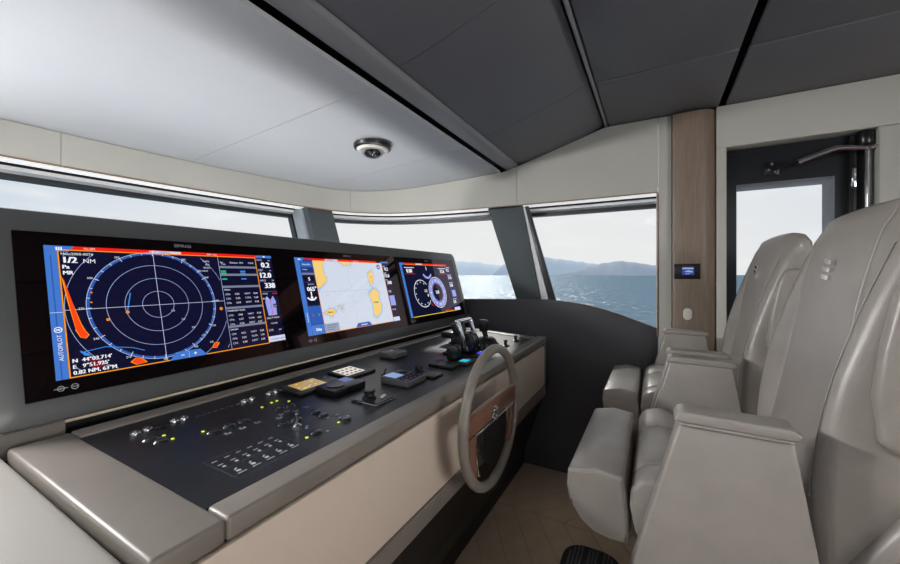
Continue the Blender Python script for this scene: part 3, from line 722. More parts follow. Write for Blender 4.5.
F.text('Corse', .508, .285, .010, 's_navy', H4); F.text('Sardegna', .50, .128, .012, 's_navy', H4, bold=.0003); F.text('Mallorca', .14, .099, .011, 's_navy', H4, bold=.0003); F.text('Menorca', .15, .19, .008, 's_grid', H4)
F.rect(.110, .003, .20, .046, 's_grid', H3)
for i in range(3): F.rect(.118, .012+i*.011, .118+.05+.01*i, .016+i*.011, 's_grey', H4)
F.poly([(.316, .0), (.336, .024), (.43, .024), (.45, .0)], 's_blue2', H4); F.rect(.36, .010, .41, .014, 's_white', .0016); F.disc(.61, .352, .016, 's_blue2', H4); F.poly([(.61, .366), (.617, .342), (.61, .348), (.603, .342)], 's_white', .0016)
for p, q in (((.106, .376), (.106, 0)), ((.106, .0015), (.648, .0015)), ((.648, .378), (.648, 0)), ((.106, .3775), (.648, .3775))): F.line(p, q, .0028, 's_orange', H4)
F.done('sea_chart', scr2, True)
F = sub(); F.rect(.65, 0, SW, .378, 's_navy', H1); F.poly([(.63, .379), (SW, .379), (SW, SH), (.65, SH)], 's_blue', H2)
for y, s in ((.330, '0.2'), (.285, '12.0'), (.240, '338')): F.text(s, .712-.0155*len(s), y, .030, 's_white', H3, bold=.001); F.rect(.653, y+.026, .675, y+.030, 's_pale', H3)
F.rect(.657, .10, .708, .165, 's_lilac', H2); F.text('0.0', .66, .185, .022, 's_white', H3); F.rect(.652, .0, SW, .026, 's_pale', H2); F.text('MODE', .66, .07, .012, 's_white', H3)
F.done('data_bar', scr2, True)
# ---- gauge display
d3, scr3, sub = display(1.972, 'wide black display showing two overlapping round gauges')
F = sub(); F.rect(0, 0, SW, SH, 's_navy', H1); F.rect(0, 0, .025, SH, 's_blue', H2); F.poly([(0, .372), (.045, .372), (.058, SH), (0, SH)], 's_blue', H2); F.rect(.058, .379, .65, SH, 's_red', H2); F.rect(.20, .380, .28, .388, 's_pale', H3); F.done('status_bar', scr3, True)
F = sub(); F.ring(.205, .162, .098, .103, 's_white', H2, 40, 325, 60)
for a in range(60, 330, 30): F.disc(.205+.084*math.cos(math.radians(a)), .162+.084*math.sin(math.radians(a)), .006, 's_pale', H2, 8)
F.text('1.2', .235, .17, .03, 's_white', H3, bold=.001); F.text('0', .265, .135, .03, 's_white', H3, bold=.001); F.line((.285, .085), (.31, .06), .006, 's_red', H3)
F.done('left_gauge', scr3, True)['kind'] = 'stuff'
F = sub(); F.ring(.418, .162, .078, .112, 's_lilac', H2, seg=60); F.ring(.418, .162, .117, .122, 's_white', H2, seg=60); F.ring(.418, .162, .070, .073, 's_line', H2, seg=60)
for a in range(0, 360, 30): F.line((.418+.085*math.cos(math.radians(a)), .162+.085*math.sin(math.radians(a))), (.418+.104*math.cos(math.radians(a)), .162+.104*math.sin(math.radians(a))), .004 if a % 90 else .008, 's_white', H3)
F.text('338', .385, .152, .034, 's_white', H3, bold=.001); F.poly([(.408, .19), (.43, .225), (.415, .225), (.395, .20)], 's_dkred', H3); F.poly([(.42, .105), (.445, .13), (.43, .095)], 's_dkred', H3)
F.done('compass_gauge', scr3, True)
F = sub(); F.ring(.322, .345, .058, .075, 's_lilac', H2, 215, 325, 24); F.text('1', .315, .338, .04, 's_white', H3, bold=.001)
for x, s in ((.045, '0.00'), (.50, '15.6')): F.text(s, x+.02, .318, .040, 's_white', H3, bold=.0014); F.rect(x, .352, x+.12, .358, 's_pale', H3); F.rect(x, .308, x+.12, .311, 's_red', H3)
F.done('readouts', scr3, True)['kind'] = 'stuff'
F = sub(); F.rect(.62, .0, SW, .372, 's_navy2', H2)
for y, s in ((.330, '0.2'), (.265, '12.0'), (.20, '338'), (.06, '0.0')): F.text(s, .628, y, .036, 's_white', H3, bold=.001); F.rect(.63, y+.032, .69, y+.037, 's_pale', H3)
F.rect(.64, .115, .70, .17, 's_lilac', H3); F.rect(.62, .0, SW, .026, 's_pale', H3); F.rect(.47, .008, .60, .015, 's_red', H3); F.line((.028, .0015), (.62, .0015), .004, 's_yellow', H4); F.line((.058, .3775), (.62, .3775), .003, 's_orange', H4)
F.done('data_bar', scr3, True)

# ================================================================== helm console
CZ = 1.105
hc = empty('helm_console', (1.35, 1.0, 0), 'long taupe helm console with black control panel and cream front', 'console')
prism('cabinet', [(.93, .0), (.93, .10), (.70, .705), (.70, 1.07), (1.50, 1.07), (1.50, 0)], 'x', .27, 2.47, 'kick_black', hc)
# padded edges round the black panel
box('edge_trim', .252, .3625, .637, 1.352, 1.062, CZ, 'taupe_leather', hc, bev=.008, seg=3)
prism('edge_trim', [(.637, 1.062), (.637, CZ), (.703, CZ), (.703, 1.062)], 'x', .3635, 2.48, 'taupe_leather', hc, bev=.008, seg=3)
box('edge_trim', .3635, 2.62, 1.292, 1.362, 1.075, CZ, 'taupe_leather', hc, bev=.008, seg=3)
prism('edge_trim', [(2.37, .704), (2.45, .704), (2.62, 1.291), (2.54, 1.291)], 'z', 1.062, CZ, 'taupe_leather', hc, bev=.006, seg=3)
prism('end_trim', rrect(.645, .70, .70, 1.085, .02, 4), 'x', 2.452, 2.49, 'taupe_leather', hc, bev=.006)
box('end_block', 2.45, 2.50, .66, .95, .72, 1.075, 'taupe_leather', hc, bev=.015, seg=3)
prism('lower_trim', [(.645, .775), (.66, .69), (.72, .69), (.72, .775)], 'x', -.9, 2.488, 'taupe_leather', hc, bev=.006)
box('gap_strip', -.9, 2.455, .66, .72, .77, 1.065, 'black_gap', hc)
prism('front_panel', rrect(-.9, 2.445, .785, 1.052, .03, 5), 'y', .643, .662, 'front_cream', hc, bev=.004)
box('kick_panel', -.9, 2.895, .925, .95, 0, .12, 'kick_black', hc)
prism('under_panel', [(.72, .70), (.925, .10), (.95, .10), (.74, .70)], 'x', -.9, 2.895, 'kick_black', hc)
box('rear_shelf', .25, 2.66, 1.363, 1.60, 1.03, 1.065, 'kick_black', hc)
box('light_stop', .25, 2.86, 1.45, 1.47, 1.05, 1.108, 'kick_black', hc)  # strip added to stop the dash light leaking under the housing
box('rear_riser', -.9, .362, 1.385, 1.41, 1.04, 1.128, 'taupe_leather', hc, bev=.003)
# lower padded wing left of the control panel
bm = bmesh.new()
pr_ = [(.246, 1.03), (.246, 1.083), (.238, 1.092), (.22, 1.094), (.12, 1.088), (.0, 1.07), (-.12, 1.04), (-.24, .995), (-.34, .93), (-.38, .86), (-.38, .80), (.246, .80)]
add_prism(bm, pr_, 'y', .66, 1.378, bev=.006, seg=2)
finish('padded_wing', bm, 'cream_leather', hc, angle=50)
PZ = 1.100
pan = prism('control_panel', [(.363, .704), (2.372, .704), (2.54, 1.292), (.363, 1.292)], 'z', 1.072, PZ, 'control_black', hc, smooth=False)
# printed markings
F = Flat(lambda x, y, h: (x, y, PZ+.0006+h)); wht = 'grey_print'
F.outline([(.45, .884), (.622, .870), (.622, .748), (.45, .748)], .0016, wht); F.line((.452, .812), (.622, .812), .0016, wht)
rr_ = random.Random(5)
for i in range(6):
    x = .464+i*.0275
    for y in (.862, .838): F.rect(x-.006, y, x+.006, y+.003, 'white_print')
    F.rect(x-.003, .822, x+.004, .830, 'white_print')
for i in range(5):
    x = .470+i*.033; F.disc(x, .782, .0055, 'white_print', seg=8); F.rect(x-.009, .768, x+.011, .771, 'white_print'); F.line((x-.004, .79), (x+.004, .797), .003, 'white_print')
F.rect(.50, .816, .57, .818, wht); F.rect(.50, .752, .57, .754, wht)
F.outline([(.652, .852), (.718, .845), (.718, .756), (.652, .756)], .0014, wht); F.outline([(.735, .852), (.83, .845), (.83, .752), (.735, .752)], .0014, wht)
F.outline([(.645, .945), (.735, .945), (.735, .862), (.645, .862)], .0012, wht); F.line((.736, .895), (.80, .82), .004, wht)
for y in (1.135, 1.125): F.line((.52, y), (.80, y-.025), .0012, wht)
F.line((.52, 1.075), (.80, 1.055), .0012, wht); F.outline([(.53, 1.06), (.66, 1.055), (.66, .965), (.53, .965)], .0010, wht)
for x, y in ((.565, .985), (.605, .985), (.648, .985), (.70, .96), (.745, .985), (.76, .965), (.80, .965), (.72, .98)):
    F.rect(x-.008, y-.003, x+.008, y+.001, 'white_print'); F.disc(x-.004, y+.008, .004, 'white_print', seg=8); F.disc(x+.006, y+.006, .003, 'white_print', seg=8)
for k in range(26): x = .58+k*.0058; F.rect(x, 1.178+.004*(k % 3), x+.0035, 1.183+.004*(k % 3), 'white_print' if k % 4 else wht)
for x, y in ((.68, .80), (.69, .835), (.705, .77), (.70, .845), (.79, .81), (.81, .80), (.80, .835), (.77, .84)): F.disc(x, y, .0045, 'white_print', seg=8)
F.rect(1.674, 1.008, 1.765, 1.022, 'red_print')
for i in range(8):
    x = 1.33+i*.033; F.ring(x, 1.028-i*.004, .008, .0095, wht, seg=14); F.rect(x-.003, 1.025-i*.004, x+.003, 1.03-i*.004, 'white_print')
F.ring(1.19, .985, .017, .019, wht, seg=20)
F.done('panel_print', pan, False).location = Vector((0, 0, 0))
pp = [o for o in pan.children][-1]; pp['kind'] = 'stuff'; pp.location = WL[pp]-WL[pan]
for x, y in ((.442, 1.193), (.469, 1.196), (.534, 1.199), (.557, 1.196), (.731, 1.186), (.756, 1.186), (.818, 1.184), (.845, 1.186)):
    lathe('push_button', [(.0125, 0), (.0125, .006), (.0105, .009), (.0085, .009), (.008, .006), (.0075, .011), (.004, .012)], x, y, PZ, 'steel', pan, seg=16)
lathe('push_button', [(.014, 0), (.014, .005), (.011, .008), (.005, .0085)], .495, 1.181, PZ, 'black_plastic', pan, seg=16)
for x, y in ((.447, 1.123), (.456, 1.087), (.551, 1.03), (.593, 1.03), (.633, 1.028), (.674, .911), (.745, 1.026), (.778, 1.018), (.713, .907), (.781, .906), (.682, .788), (.775, .866), (.785, .783)):
    lathe('rotary_knob', [(.0175, 0), (.0175, .0015), (.016, .003), (.014, .006), (.012, .007), (.004, .0065)], x, y, PZ, 'knob_glass', pan, seg=18)
for x, y in ((.539, 1.057), (.729, 1.088), (.77, 1.099), (.807, 1.062), (.649, .784), (.76, .786), (.476, 1.12), (.477, 1.078), (.79, 1.10)):
    bm = bmesh.new(); add_box(bm, x-.0035, x+.0035, y-.0035, y+.0035, PZ, PZ+.0025, .0008, 1); finish('indicator_light', bm, 'led_lime', pan, smooth=False)
bm = bmesh.new(); add_lathe(bm, [(.013, 0), (.013, .004), (.008, .008), (.003, .010), (.0028, .026), (.0045, .030), (.0045, .036), (.002, .039)], .683, .865, 14, 'z', PZ)
finish('toggle_lever', bm, 'chrome', pan)
for i, (x, y) in enumerate(((2.066, .774), (2.256, .778))):
    bm = bmesh.new(); add_lathe(bm, [(.024, 0), (.024, .004), (.010, .008), (.008, .024), (.012, .028), (.012, .034), (.006, .037)], x, y, 14, 'z', PZ); add_box(bm, x-.02, x+.02, y-.004, y+.004, PZ+.026, PZ+.034, .002, 1)
    finish('toggle_lever', bm, 'black_plastic', pan)

# ================================================================== instruments on the console
def inst(name, x0, x1, y0, y1, label, cat): return empty(name, ((x0+x1)/2, (y0+y1)/2, PZ), label, cat)
def wedge(name, x0, x1, y0, y1, zf, zb, m, parent, bev=.004):
    return prism(name, [(y0, PZ), (y0, PZ+zf), (y1, PZ+zb), (y1, PZ)], 'x', x0, x1, m, parent, bev=bev)
def face(x0, x1, y0, y1, zf, zb):
    """flat print on a wedge's sloping top; coordinates 0..1"""
    return Flat(lambda u, v, h: (x0+(x1-x0)*u, y0+(y1-y0)*v, PZ+zf+(zb-zf)*v+.0006+h))
def fin(F, name, parent):
    o = finish(name, F.bm, F.mats, parent, smooth=False, recalc=False); return o
# A: chart keypad with amber screen
b = (.85, 1.05, 1.058, 1.175); a = inst('instrument_pad', *b, 'low black control unit with amber map screen', 'control unit')
wedge('body', *b, .012, .022, 'black_plastic', a); F = face(*b, .012, .022); F.rect(.12, .2, .68, .85, 'small_map'); F.text('+', .80, .55, .2, 'white_print', .0003); F.rect(.75, .25, .95, .3, 'grey_print'); rr_ = random.Random(4)
for k in range(9): u = rr_.uniform(.15, .6); v = rr_.uniform(.25, .75); F.disc(u, v, .03, 'led_lime' if k % 3 == 0 else 'small_white', .0003, 6)
fin(F, 'screen', a)
# B
b = (1.085, 1.245, 1.062, 1.188); a = inst('instrument_pad', *b, 'black keypad with bright white key field', 'control unit')
wedge('body', *b, .010, .020, 'black_plastic', a); F = face(*b, .010, .020); F.rect(.08, .18, .72, .88, 'small_white')
for i in range(4):
    for j in range(3): F.rect(.12+i*.15, .24+j*.21, .2+i*.15, .34+j*.21, 'grey_print' if (i+j) % 3 else 's_scr', .0003)
for i in range(3): F.disc(.85, .25+i*.25, .045, 'grey_print', .0003, 10)
fin(F, 'key_field', a)
# C: autopilot control with ring
b = (.905, 1.057, .952, 1.052); a = inst('instrument_pad', *b, 'thick black control unit with white dial ring and navy screen', 'control unit')
wedge('body', *b, .022, .026, 'black_plastic', a); lathe('dial', [(.03, 0), (.03, .002), (.026, .003)], .950, 1.0, PZ+.0245, 'black_plastic', a, seg=28)
F = Flat(lambda x, y, h: (x, y, PZ+.0282+h)); F.ring(.950, 1.0, .024, .0265, 'white_print', 0, 20, 300, 36); fin(F, 'dial_mark', a)
F = face(*b, .022, .026); F.rect(.62, .45, .92, .92, 'small_navy'); 
for i in range(4): F.disc(.62+i*.1, .25, .025, 'grey_print', 0, 8)
fin(F, 'screen', a)
# D: joystick plate
b = (.905, 1.003, .770, .880); a = inst('joystick_plate', *b, 'thin chrome edged plate with short round joystick', 'joystick')
wedge('plate', *b, .006, .006, 'steel', a, .002); prism('inlay', [(.909, .774), (.999, .774), (.999, .876), (.909, .876)], 'z', PZ+.006, PZ+.0085, 'black_plastic', a)
lathe('knob', [(.024, 0), (.024, .004), (.017, .008), (.016, .018), (.021, .022), (.021, .026), (.012, .028)], .945, .835, PZ+.0085, 'black_plastic', a, seg=20)
for k in range(8): an = k*math.pi/4; box('knob_stud', .945+.016*math.cos(an)-.002, .945+.016*math.cos(an)+.002, .835+.016*math.sin(an)-.002, .835+.016*math.sin(an)+.002, PZ+.034, PZ+.038, 'steel', a)
for i in range(3): lathe('key', [(.006, 0), (.006, .004), (.003, .005)], .968+i*.010, .800+i*.003, PZ+.0085, 'white_plastic', a, seg=10)
# E: controller with screen
b = (1.118, 1.242, .800, .932); a = inst('instrument_pad', *b, 'grey control unit with pale blue screen and buttons', 'control unit')
wedge('body', *b, .022, .028, 'grey_plastic', a); F = face(*b, .022, .028); F.rect(.06, .50, .52, .94, 'small_blue'); F.rect(.06, .06, .94, .44, 's_scr'); 
for i in range(4):
    for j in range(2): F.disc(.18+i*.2, .15+j*.17, .05, 'grey_print', .0003, 10)
for i in range(3): F.disc(.62+.13*i, .75, .045, 's_scr', .0003, 10)
fin(F, 'screen', a); lathe('dial', [(.016, 0), (.016, .006), (.012, .008)], 1.212, .89, PZ+.0265, 'black_plastic', a, seg=18)
# F: tiny lever on the panel
a = inst('mini_joystick', 1.20, 1.22, .985, 1.0, 'tiny black lever beside the printed ring on the panel', 'joystick')
lathe('base', [(.014, 0), (.014, .004), (.006, .008)], 1.213, .992, PZ, 'black_plastic', a, seg=14); tube('lever', [(1.213, .992, PZ+.007), (1.218, .99, PZ+.022), (1.224, .988, PZ+.024)], .0035, 'black_plastic', a, seg=8)
# G: grey puck
b = (1.455, 1.570, 1.125, 1.230); a = inst('control_box', *b, 'rounded grey box unit near the back edge of the console', 'control unit')
wedge('body', *b, .03, .034, 'grey_plastic', a, .011); F = face(*b, .03, .034); F.outline([(.2, .25), (.8, .25), (.8, .8), (.2, .8)], .03, 's_scr', .0003); F.rect(.3, .4, .5, .65, 's_scr', .0003); F.rect(.58, .45, .7, .6, 'grey_print', .0003); fin(F, 'keys', a)
# H: plate with knob
b = (1.257, 1.338, .775, .915); a = inst('knob_plate', *b, 'low black plate with single round knob', 'control unit')
wedge('plate', *b, .010, .012, 'black_plastic', a, .003); lathe('knob', [(.022, 0), (.022, .003), (.016, .005), (.0155, .016), (.019, .018), (.019, .024), (.010, .026)], 1.30, .876, PZ+.011, 'black_rubber', a, seg=20)
F = face(*b, .010, .012)
for i in range(4): F.rect(.2+i*.18, .15, .28+i*.18, .22, 'grey_print')
F.rect(.1, .4, .9, .42, 'grey_print'); fin(F, 'plate_print', a)
# I: remote
b = (1.424, 1.510, .785, .908); a = inst('instrument_pad', *b, 'flat black remote keypad with red key', 'control unit')
wedge('body', *b, .013, .014, 'black_plastic', a, .003); F = face(*b, .013, .014)
for i in range(3):
    for j in range(4): F.disc(.22+i*.28, .16+j*.22, .075, 'red_print' if (i, j) == (1, 2) else 'grey_print', 0, 10)
F.rect(.3, .78, .36, .92, 'white_print', .0003); fin(F, 'keys', a)
# J: twin thruster levers
b = (1.513, 1.642, .757, .912); a = inst('thruster_control', *b, 'base with two short fat black levers and cyan screen', 'lever control')
wedge('base', *b, .012, .012, 'black_plastic', a, .003); F = face(*b, .012, .012); F.rect(.2, .10, .62, .36, 'led_cyan'); F.rect(.68, .12, .92, .3, 'grey_print'); fin(F, 'screen', a)
for x in (1.548, 1.592):
    prism('lever', [(.835, PZ+.0125), (.828, PZ+.055), (.835, PZ+.075), (.866, PZ+.077), (.876, PZ+.06), (.872, PZ+.0125)], 'x', x-.018, x+.018, 'black_plastic', a, bev=.007, seg=3)
# K: main throttle
a = empty('throttle_control', (1.79, .86, PZ), 'large twin throttle with round black drum and chrome looped handle', 'throttle')
prism('base', [(1.68, .757), (1.845, .757), (1.845, .985), (1.68, .985)], 'z', PZ, PZ+.012, 'black_plastic', a, bev=.004)
F = Flat(lambda x, y, h: (x, y, PZ+.0126+h)); F.rect(1.735, .785, 1.80, .812, 'led_blue'); F.rect(1.70, .77, 1.72, .80, 'grey_print'); F.disc(1.82, .79, .008, 'led_blue', 0, 10); fin(F, 'key_print', a)
lathe('drum', [(.02, -.082), (.042, -.078), (.054, -.055), (.057, -.02), (.05, -.018), (.05, -.012), (.057, -.010), (.057, .010), (.05, .012), (.05, .018), (.057, .02), (.054, .055), (.042, .078), (.02, .082)], 1.765, .885, PZ+.06, 'black_plastic', a, seg=28, axis='x')
bm = bmesh.new()
for x in (1.692, 1.838): add_prism(bm, [(.856, PZ+.03), (.834, PZ+.03), (.884, PZ+.176), (.912, PZ+.184), (.908, PZ+.166)], 'x', x-.008, x+.008, bev=.004)
add_box(bm, 1.684, 1.846, .886, .914, PZ+.166, PZ+.186, .007, 3)
finish('handle', bm, 'chrome', a)
for x in (1.722, 1.79): prism('lever_grip', [(.90, PZ+.10), (.925, PZ+.10), (.95, PZ+.15), (.945, PZ+.165), (.915, PZ+.165)], 'x', x-.02, x+.02, 'black_plastic', a, bev=.008, seg=3)
# L: pilot joystick
a = empty('pilot_joystick', (1.90, .83, PZ), 'black joystick with square grip on ribbed round base', 'joystick')
lathe('base', [(.066, 0), (.068, .012), (.062, .04), (.05, .06), (.034, .07), (.02, .072)], 1.925, .835, PZ, 'black_rubber', a, seg=28)
for k in range(14): an = 2*math.pi*k/14; box('rib', 1.925+.066*math.cos(an)-.004, 1.925+.066*math.cos(an)+.004, .835+.066*math.sin(an)-.004, .835+.066*math.sin(an)+.004, PZ+.006, PZ+.036, 'grey_plastic', a, bev=.001)
tube('stem', [(1.925, .835, PZ+.06), (1.925, .85, PZ+.10)], .014, 'black_plastic', a)
prism('grip', [(.832, PZ+.098), (.83, PZ+.158), (.84, PZ+.166), (.878, PZ+.166), (.882, PZ+.15), (.87, PZ+.098)], 'x', 1.903, 1.947, 'black_plastic', a, bev=.007, seg=3)
# M: hooded unit behind
a = empty('hooded_unit', (2.0, 1.09, PZ), 'flat black hooded unit on short stalk behind the throttle', 'control unit')
lathe('stalk', [(.03, 0), (.03, .004), (.016, .008), (.016, .04)], 2.0, 1.09, PZ, 'black_plastic', a, seg=14)
box('head', 1.93, 2.05, 1.04, 1.14, PZ+.038, PZ+.075, 'black_plastic', a, bev=.006, seg=3)

# ================================================================== steering wheel
wx, wy, wz, wr_ = 1.28, .53, .998, .243; K = 1.155
st = empty('steering_wheel', (wx, wy, wz-.22), 'taupe leather steering wheel with brown wooden crossbar', 'steering wheel')
tube('rim', [(wx+wr_*math.cos(i*math.pi/32), wy, wz+wr_*math.sin(i*math.pi/32)) for i in range(64)], .0175, 'taupe_leather', st, seg=14, closed=True, up=(0, 1, 0))
prism('crossbar', [(wx-.228, wz-.005), (wx-.228, wz+.055), (wx-.1, wz+.062), (wx+.1, wz+.062), (wx+.228, wz+.055), (wx+.228, wz-.005)], 'y', wy-.012, wy+.012, 'rosewood', st, bev=.004)
tube('chrome_edge', [(wx-.15, wy-.013, wz-.155), (wx-.179, wy-.013, wz-.07), (wx-.179, wy-.013, wz-.010), (wx+.196, wy-.013, wz-.010)], .004, 'chrome', st, seg=8, up=(0, 1, 0))
for sg in (-1, 1): prism('spoke', [(wx+sg*.182, wz-.01), (wx+sg*.222, wz-.01), (wx+sg*.202, wz-.115), (wx+sg*.162, wz-.162), (wx+sg*.148, wz-.15), (wx+sg*.179, wz-.07)], 'y', wy-.010, wy+.010, 'rosewood', st, bev=.003)
bm = bmesh.new()
for q in range(4):
    an = q*math.pi/2+.25; cx_, cz_ = wx-.02+.018*math.cos(an), wz+.018+.018*math.sin(an); add_box(bm, cx_-.010, cx_+.010, wy-.024, wy-.012, cz_-.010, cz_+.010, .003, 2)
finish('hub_emblem', bm, 'chrome', st)
lathe('hub', [(.115, 0), (.118, .012), (.10, .03), (.07, .06), (.05, .112)], wx+.03, wy+.0, wz-.07, 'kick_black', st, seg=32, axis='y')

# ================================================================== helm chairs
def make_chair():
    X0 = 1.435
    r = empty('helm_chair', (X0, -.2, 0), 'grey leather helm chair standing behind the steering wheel', 'chair', 'helm chairs')
    LM = 'chair_leather'
    # arms: slanted side panel with padded cap
    for sg in (-1, 1):
        xo = X0+sg*.385; xi = X0+sg*.315; lo, hi = min(xo, xi), max(xo, xi)
        arm = prism('arm_panel', [(-.052, 1.165), (-.262, 1.165), (-.305, .90), (-.345, .62), (.095, .62), (.048, .79)], 'x', lo, hi, LM, r, bev=.008, seg=3)
        cap = prism('arm_cap', [(-.040, 1.164), (-.047, 1.184), (-.06, 1.190), (-.262, 1.186), (-.276, 1.176), (-.274, 1.164), (-.262, 1.160)], 'x', lo-.004, hi+.004, LM, arm, bev=.006, seg=3)
        tube('stitching', [(X0+sg*.3925, -.05, 1.160), (X0+sg*.3925, -.26, 1.158)], .0014, 'taupe_leather', arm, seg=6)
    # seat cushion in three panels
    sp = [(.045, .80), (.062, .88), (.058, .93), (.035, .962), (-.01, .975), (-.12, .972), (-.25, .962), (-.285, .94), (-.285, .80)]
    for a_, b_ in ((X0-.312, X0-.205), (X0-.202, X0+.09), (X0+.093, X0+.312)):
        prism('seat_cushion', sp, 'x', a_, b_, LM, r, bev=.014, seg=3, angle=60)
    # hinged front bolster
    def bl(i): 
        c_ = (.145, .86); base = [(.226, .950), (.231, .90), (.223, .85), (.19, .805), (.155, .780), (.11, .772), (.062, .774), (.066, .87), (.076, .957), (.15, .966)]
        return [(c_[0]+(y-c_[0])*i, c_[1]+(z-c_[1])*i) for y, z in base]
    bo = prism('front_bolster', bl(1.0), 'x', X0-.312, X0+.25, LM, r, bev=.011, seg=4, angle=60)
    tube('piping', [(X0-.3105, y, z) for y, z in bl(.88)], .0025, LM, bo, seg=6, closed=True)
    # back: centre panel and two wings
    fy = [(.90, -.325), (1.0, -.338), (1.09, -.355), (1.3, -.395), (1.46, -.42), (1.57, -.445), (1.64, -.466), (1.68, -.49)]
    wing = [(.90, .0), (1.0, .018), (1.15, .034), (1.28, .034), (1.40, .018), (1.52, .0), (1.64, -.014), (1.68, -.02)]
    zz = [.78+(1.665-.78)*q/26 for q in range(27)]
    def loop(w, ins, drop):
        out_ = []
        for z in zz: out_.append((smooth_interp(fy, z)+smooth_interp(wing, z)*w-ins*.6, z-drop*max(0, (z-1.3)/.37)))
        yt = smooth_interp(fy, 1.665)+smooth_interp(wing, 1.665)*w
        out_ += [(yt-.010-ins*.3, 1.688-drop-ins*.2), (yt-.024, 1.700-drop-ins*.3), (yt-.042, 1.697-drop-ins*.3), (yt-.056+ins*.1, 1.675-drop)]
        out_ += [(-.555+ins*.5, 1.5-drop*.6), (-.55+ins*.6, 1.3), (-.54+ins*.6, 1.1), (-.53+ins*.6, .78)]
        return out_
    sx_ = .2
    st_ = [(X0-sx_+.002, loop(0, .006, 0)), (X0-sx_+.005, loop(0, .001, 0)), (X0-sx_+.012, loop(0, 0, 0))]+[(X0+sx_*q/4, loop(0, -.004*(1-(q/4)**2), -.004*(1-(q/4)**2))) for q in range(-3, 4)]+[(X0+sx_-.012, loop(0, 0, 0)), (X0+sx_-.005, loop(0, .001, 0)), (X0+sx_-.002, loop(0, .006, 0))]
    ctr = loft_x('back_centre', st_, LM, r, angle=70)
    for sg in (-1, 1):
        rows = [(.202, 0, .008, .0), (.205, 0, .001, 0), (.215, .1, -.001, .001), (.235, .45, -.004, .004), (.258, .85, -.004, .010), (.275, 1.0, .003, .018), (.287, 1.0, .016, .028), (.294, 1.0, .036, .04), (.297, 1.0, .06, .055)]
        sts = [(X0+sg*a_, loop(w, i_, d_)) for a_, w, i_, d_ in rows]
        wo_ = loft_x('back_wing', sts if sg > 0 else sts[::-1], LM, r, angle=70)
        xo = X0+sg*.297
        tube('stitching', [(X0+sg*.262, smooth_interp(fy, z)+smooth_interp(wing, z)*.9+.0035, z-.010*max(0, (z-1.3)/.37)) for z in [1.0+.04*q for q in range(16)]], .0012, 'taupe_leather', wo_, seg=5)
        sp_ = [(-.412, 1.20), (-.404, 1.26), (-.415, 1.36), (-.437, 1.48), (-.455, 1.53), (-.475, 1.548), (-.515, 1.545), (-.55, 1.50), (-.565, 1.2), (-.54, 1.14), (-.45, 1.14), (-.412, 1.165)]
        prism('side_pad', sp_, 'x', min(xo-sg*.004, xo+sg*.034), max(xo-sg*.004, xo+sg*.034), LM, r, bev=.014, seg=4, angle=60)
    # emblem: three slanted chrome bars on a small plate
    ey, ez = -.430, 1.535; em = []
    tl = math.atan2(.16, 1)
    def ep(a_, b_, c_): return (X0+a_, ey-.0+b_*-math.sin(tl)+c_*math.cos(tl), ez+b_*math.cos(tl)+c_*math.sin(tl))
    bm = bmesh.new()
    for q in (-1, 0, 1):
        pts = [(-.026, q*.022-.009), (.026, q*.022-.003), (.026, q*.022+.010), (-.026, q*.022+.004)]
        A = [bm.verts.new(ep(a_, b_, -.002)) for a_, b_ in pts]; B = [bm.verts.new(ep(a_, b_, .0065)) for a_, b_ in pts]
        bm.faces.new(A); bm.faces.new(B[::-1])
        for i in range(4): bm.faces.new((A[i], B[i], B[(i+1) % 4], A[(i+1) % 4]))
    finish('emblem', bm, 'chrome', ctr, smooth=False)
    # shell, pedestal, footrest
    prism('seat_shell', [(.03, .80), (.03, .66), (-.05, .56), (-.46, .56), (-.60, .66), (-.635, .82), (-.625, .97), (-.545, .97), (-.50, .80)], 'x', X0-.28, X0+.28, LM, r, bev=.02, seg=3)
    for sg in (-1, 1): tube('shell_rim', [(X0+sg*.300, y, z) for y, z in ((-.39, .865), (-.42, .915), (-.45, .965), (-.50, 1.04), (-.55, 1.09), (-.60, 1.11))], .024, LM, r, seg=12)
    lathe('pedestal', [(.20, 0), (.20, .02), (.09, .05), (.075, .10), (.075, .50), (.11, .57)], X0, -.22, 0, 'kick_black', r, seg=28)
    fr = prism('footrest', rrect(X0-.30, X0+.315, .115, .355, .09, 6), 'z', .275, .300, 'black_rubber', r, bev=.008)
    for i in range(13):
        if i in (4, 8): continue
        y = .145+i*.015; e_ = .05 if i in (0, 12) else (.025 if i in (1, 11) else .008)
        box('tread_rib', X0-.29+e_, X0+.305-e_, y-.0045, y+.0045, .300, .304, 'grey_plastic', fr, bev=.0015)
    tube('footrest_arm', [(X0, -.17, .24), (X0, .1, .24), (X0, .2, .272)], .02, 'steel', r)
    return r
ch1 = make_chair()
ch2 = copy_tree(ch1); ch2.location.x += .85
ch2['label'] = 'grey leather helm chair beside the side door and wooden column'

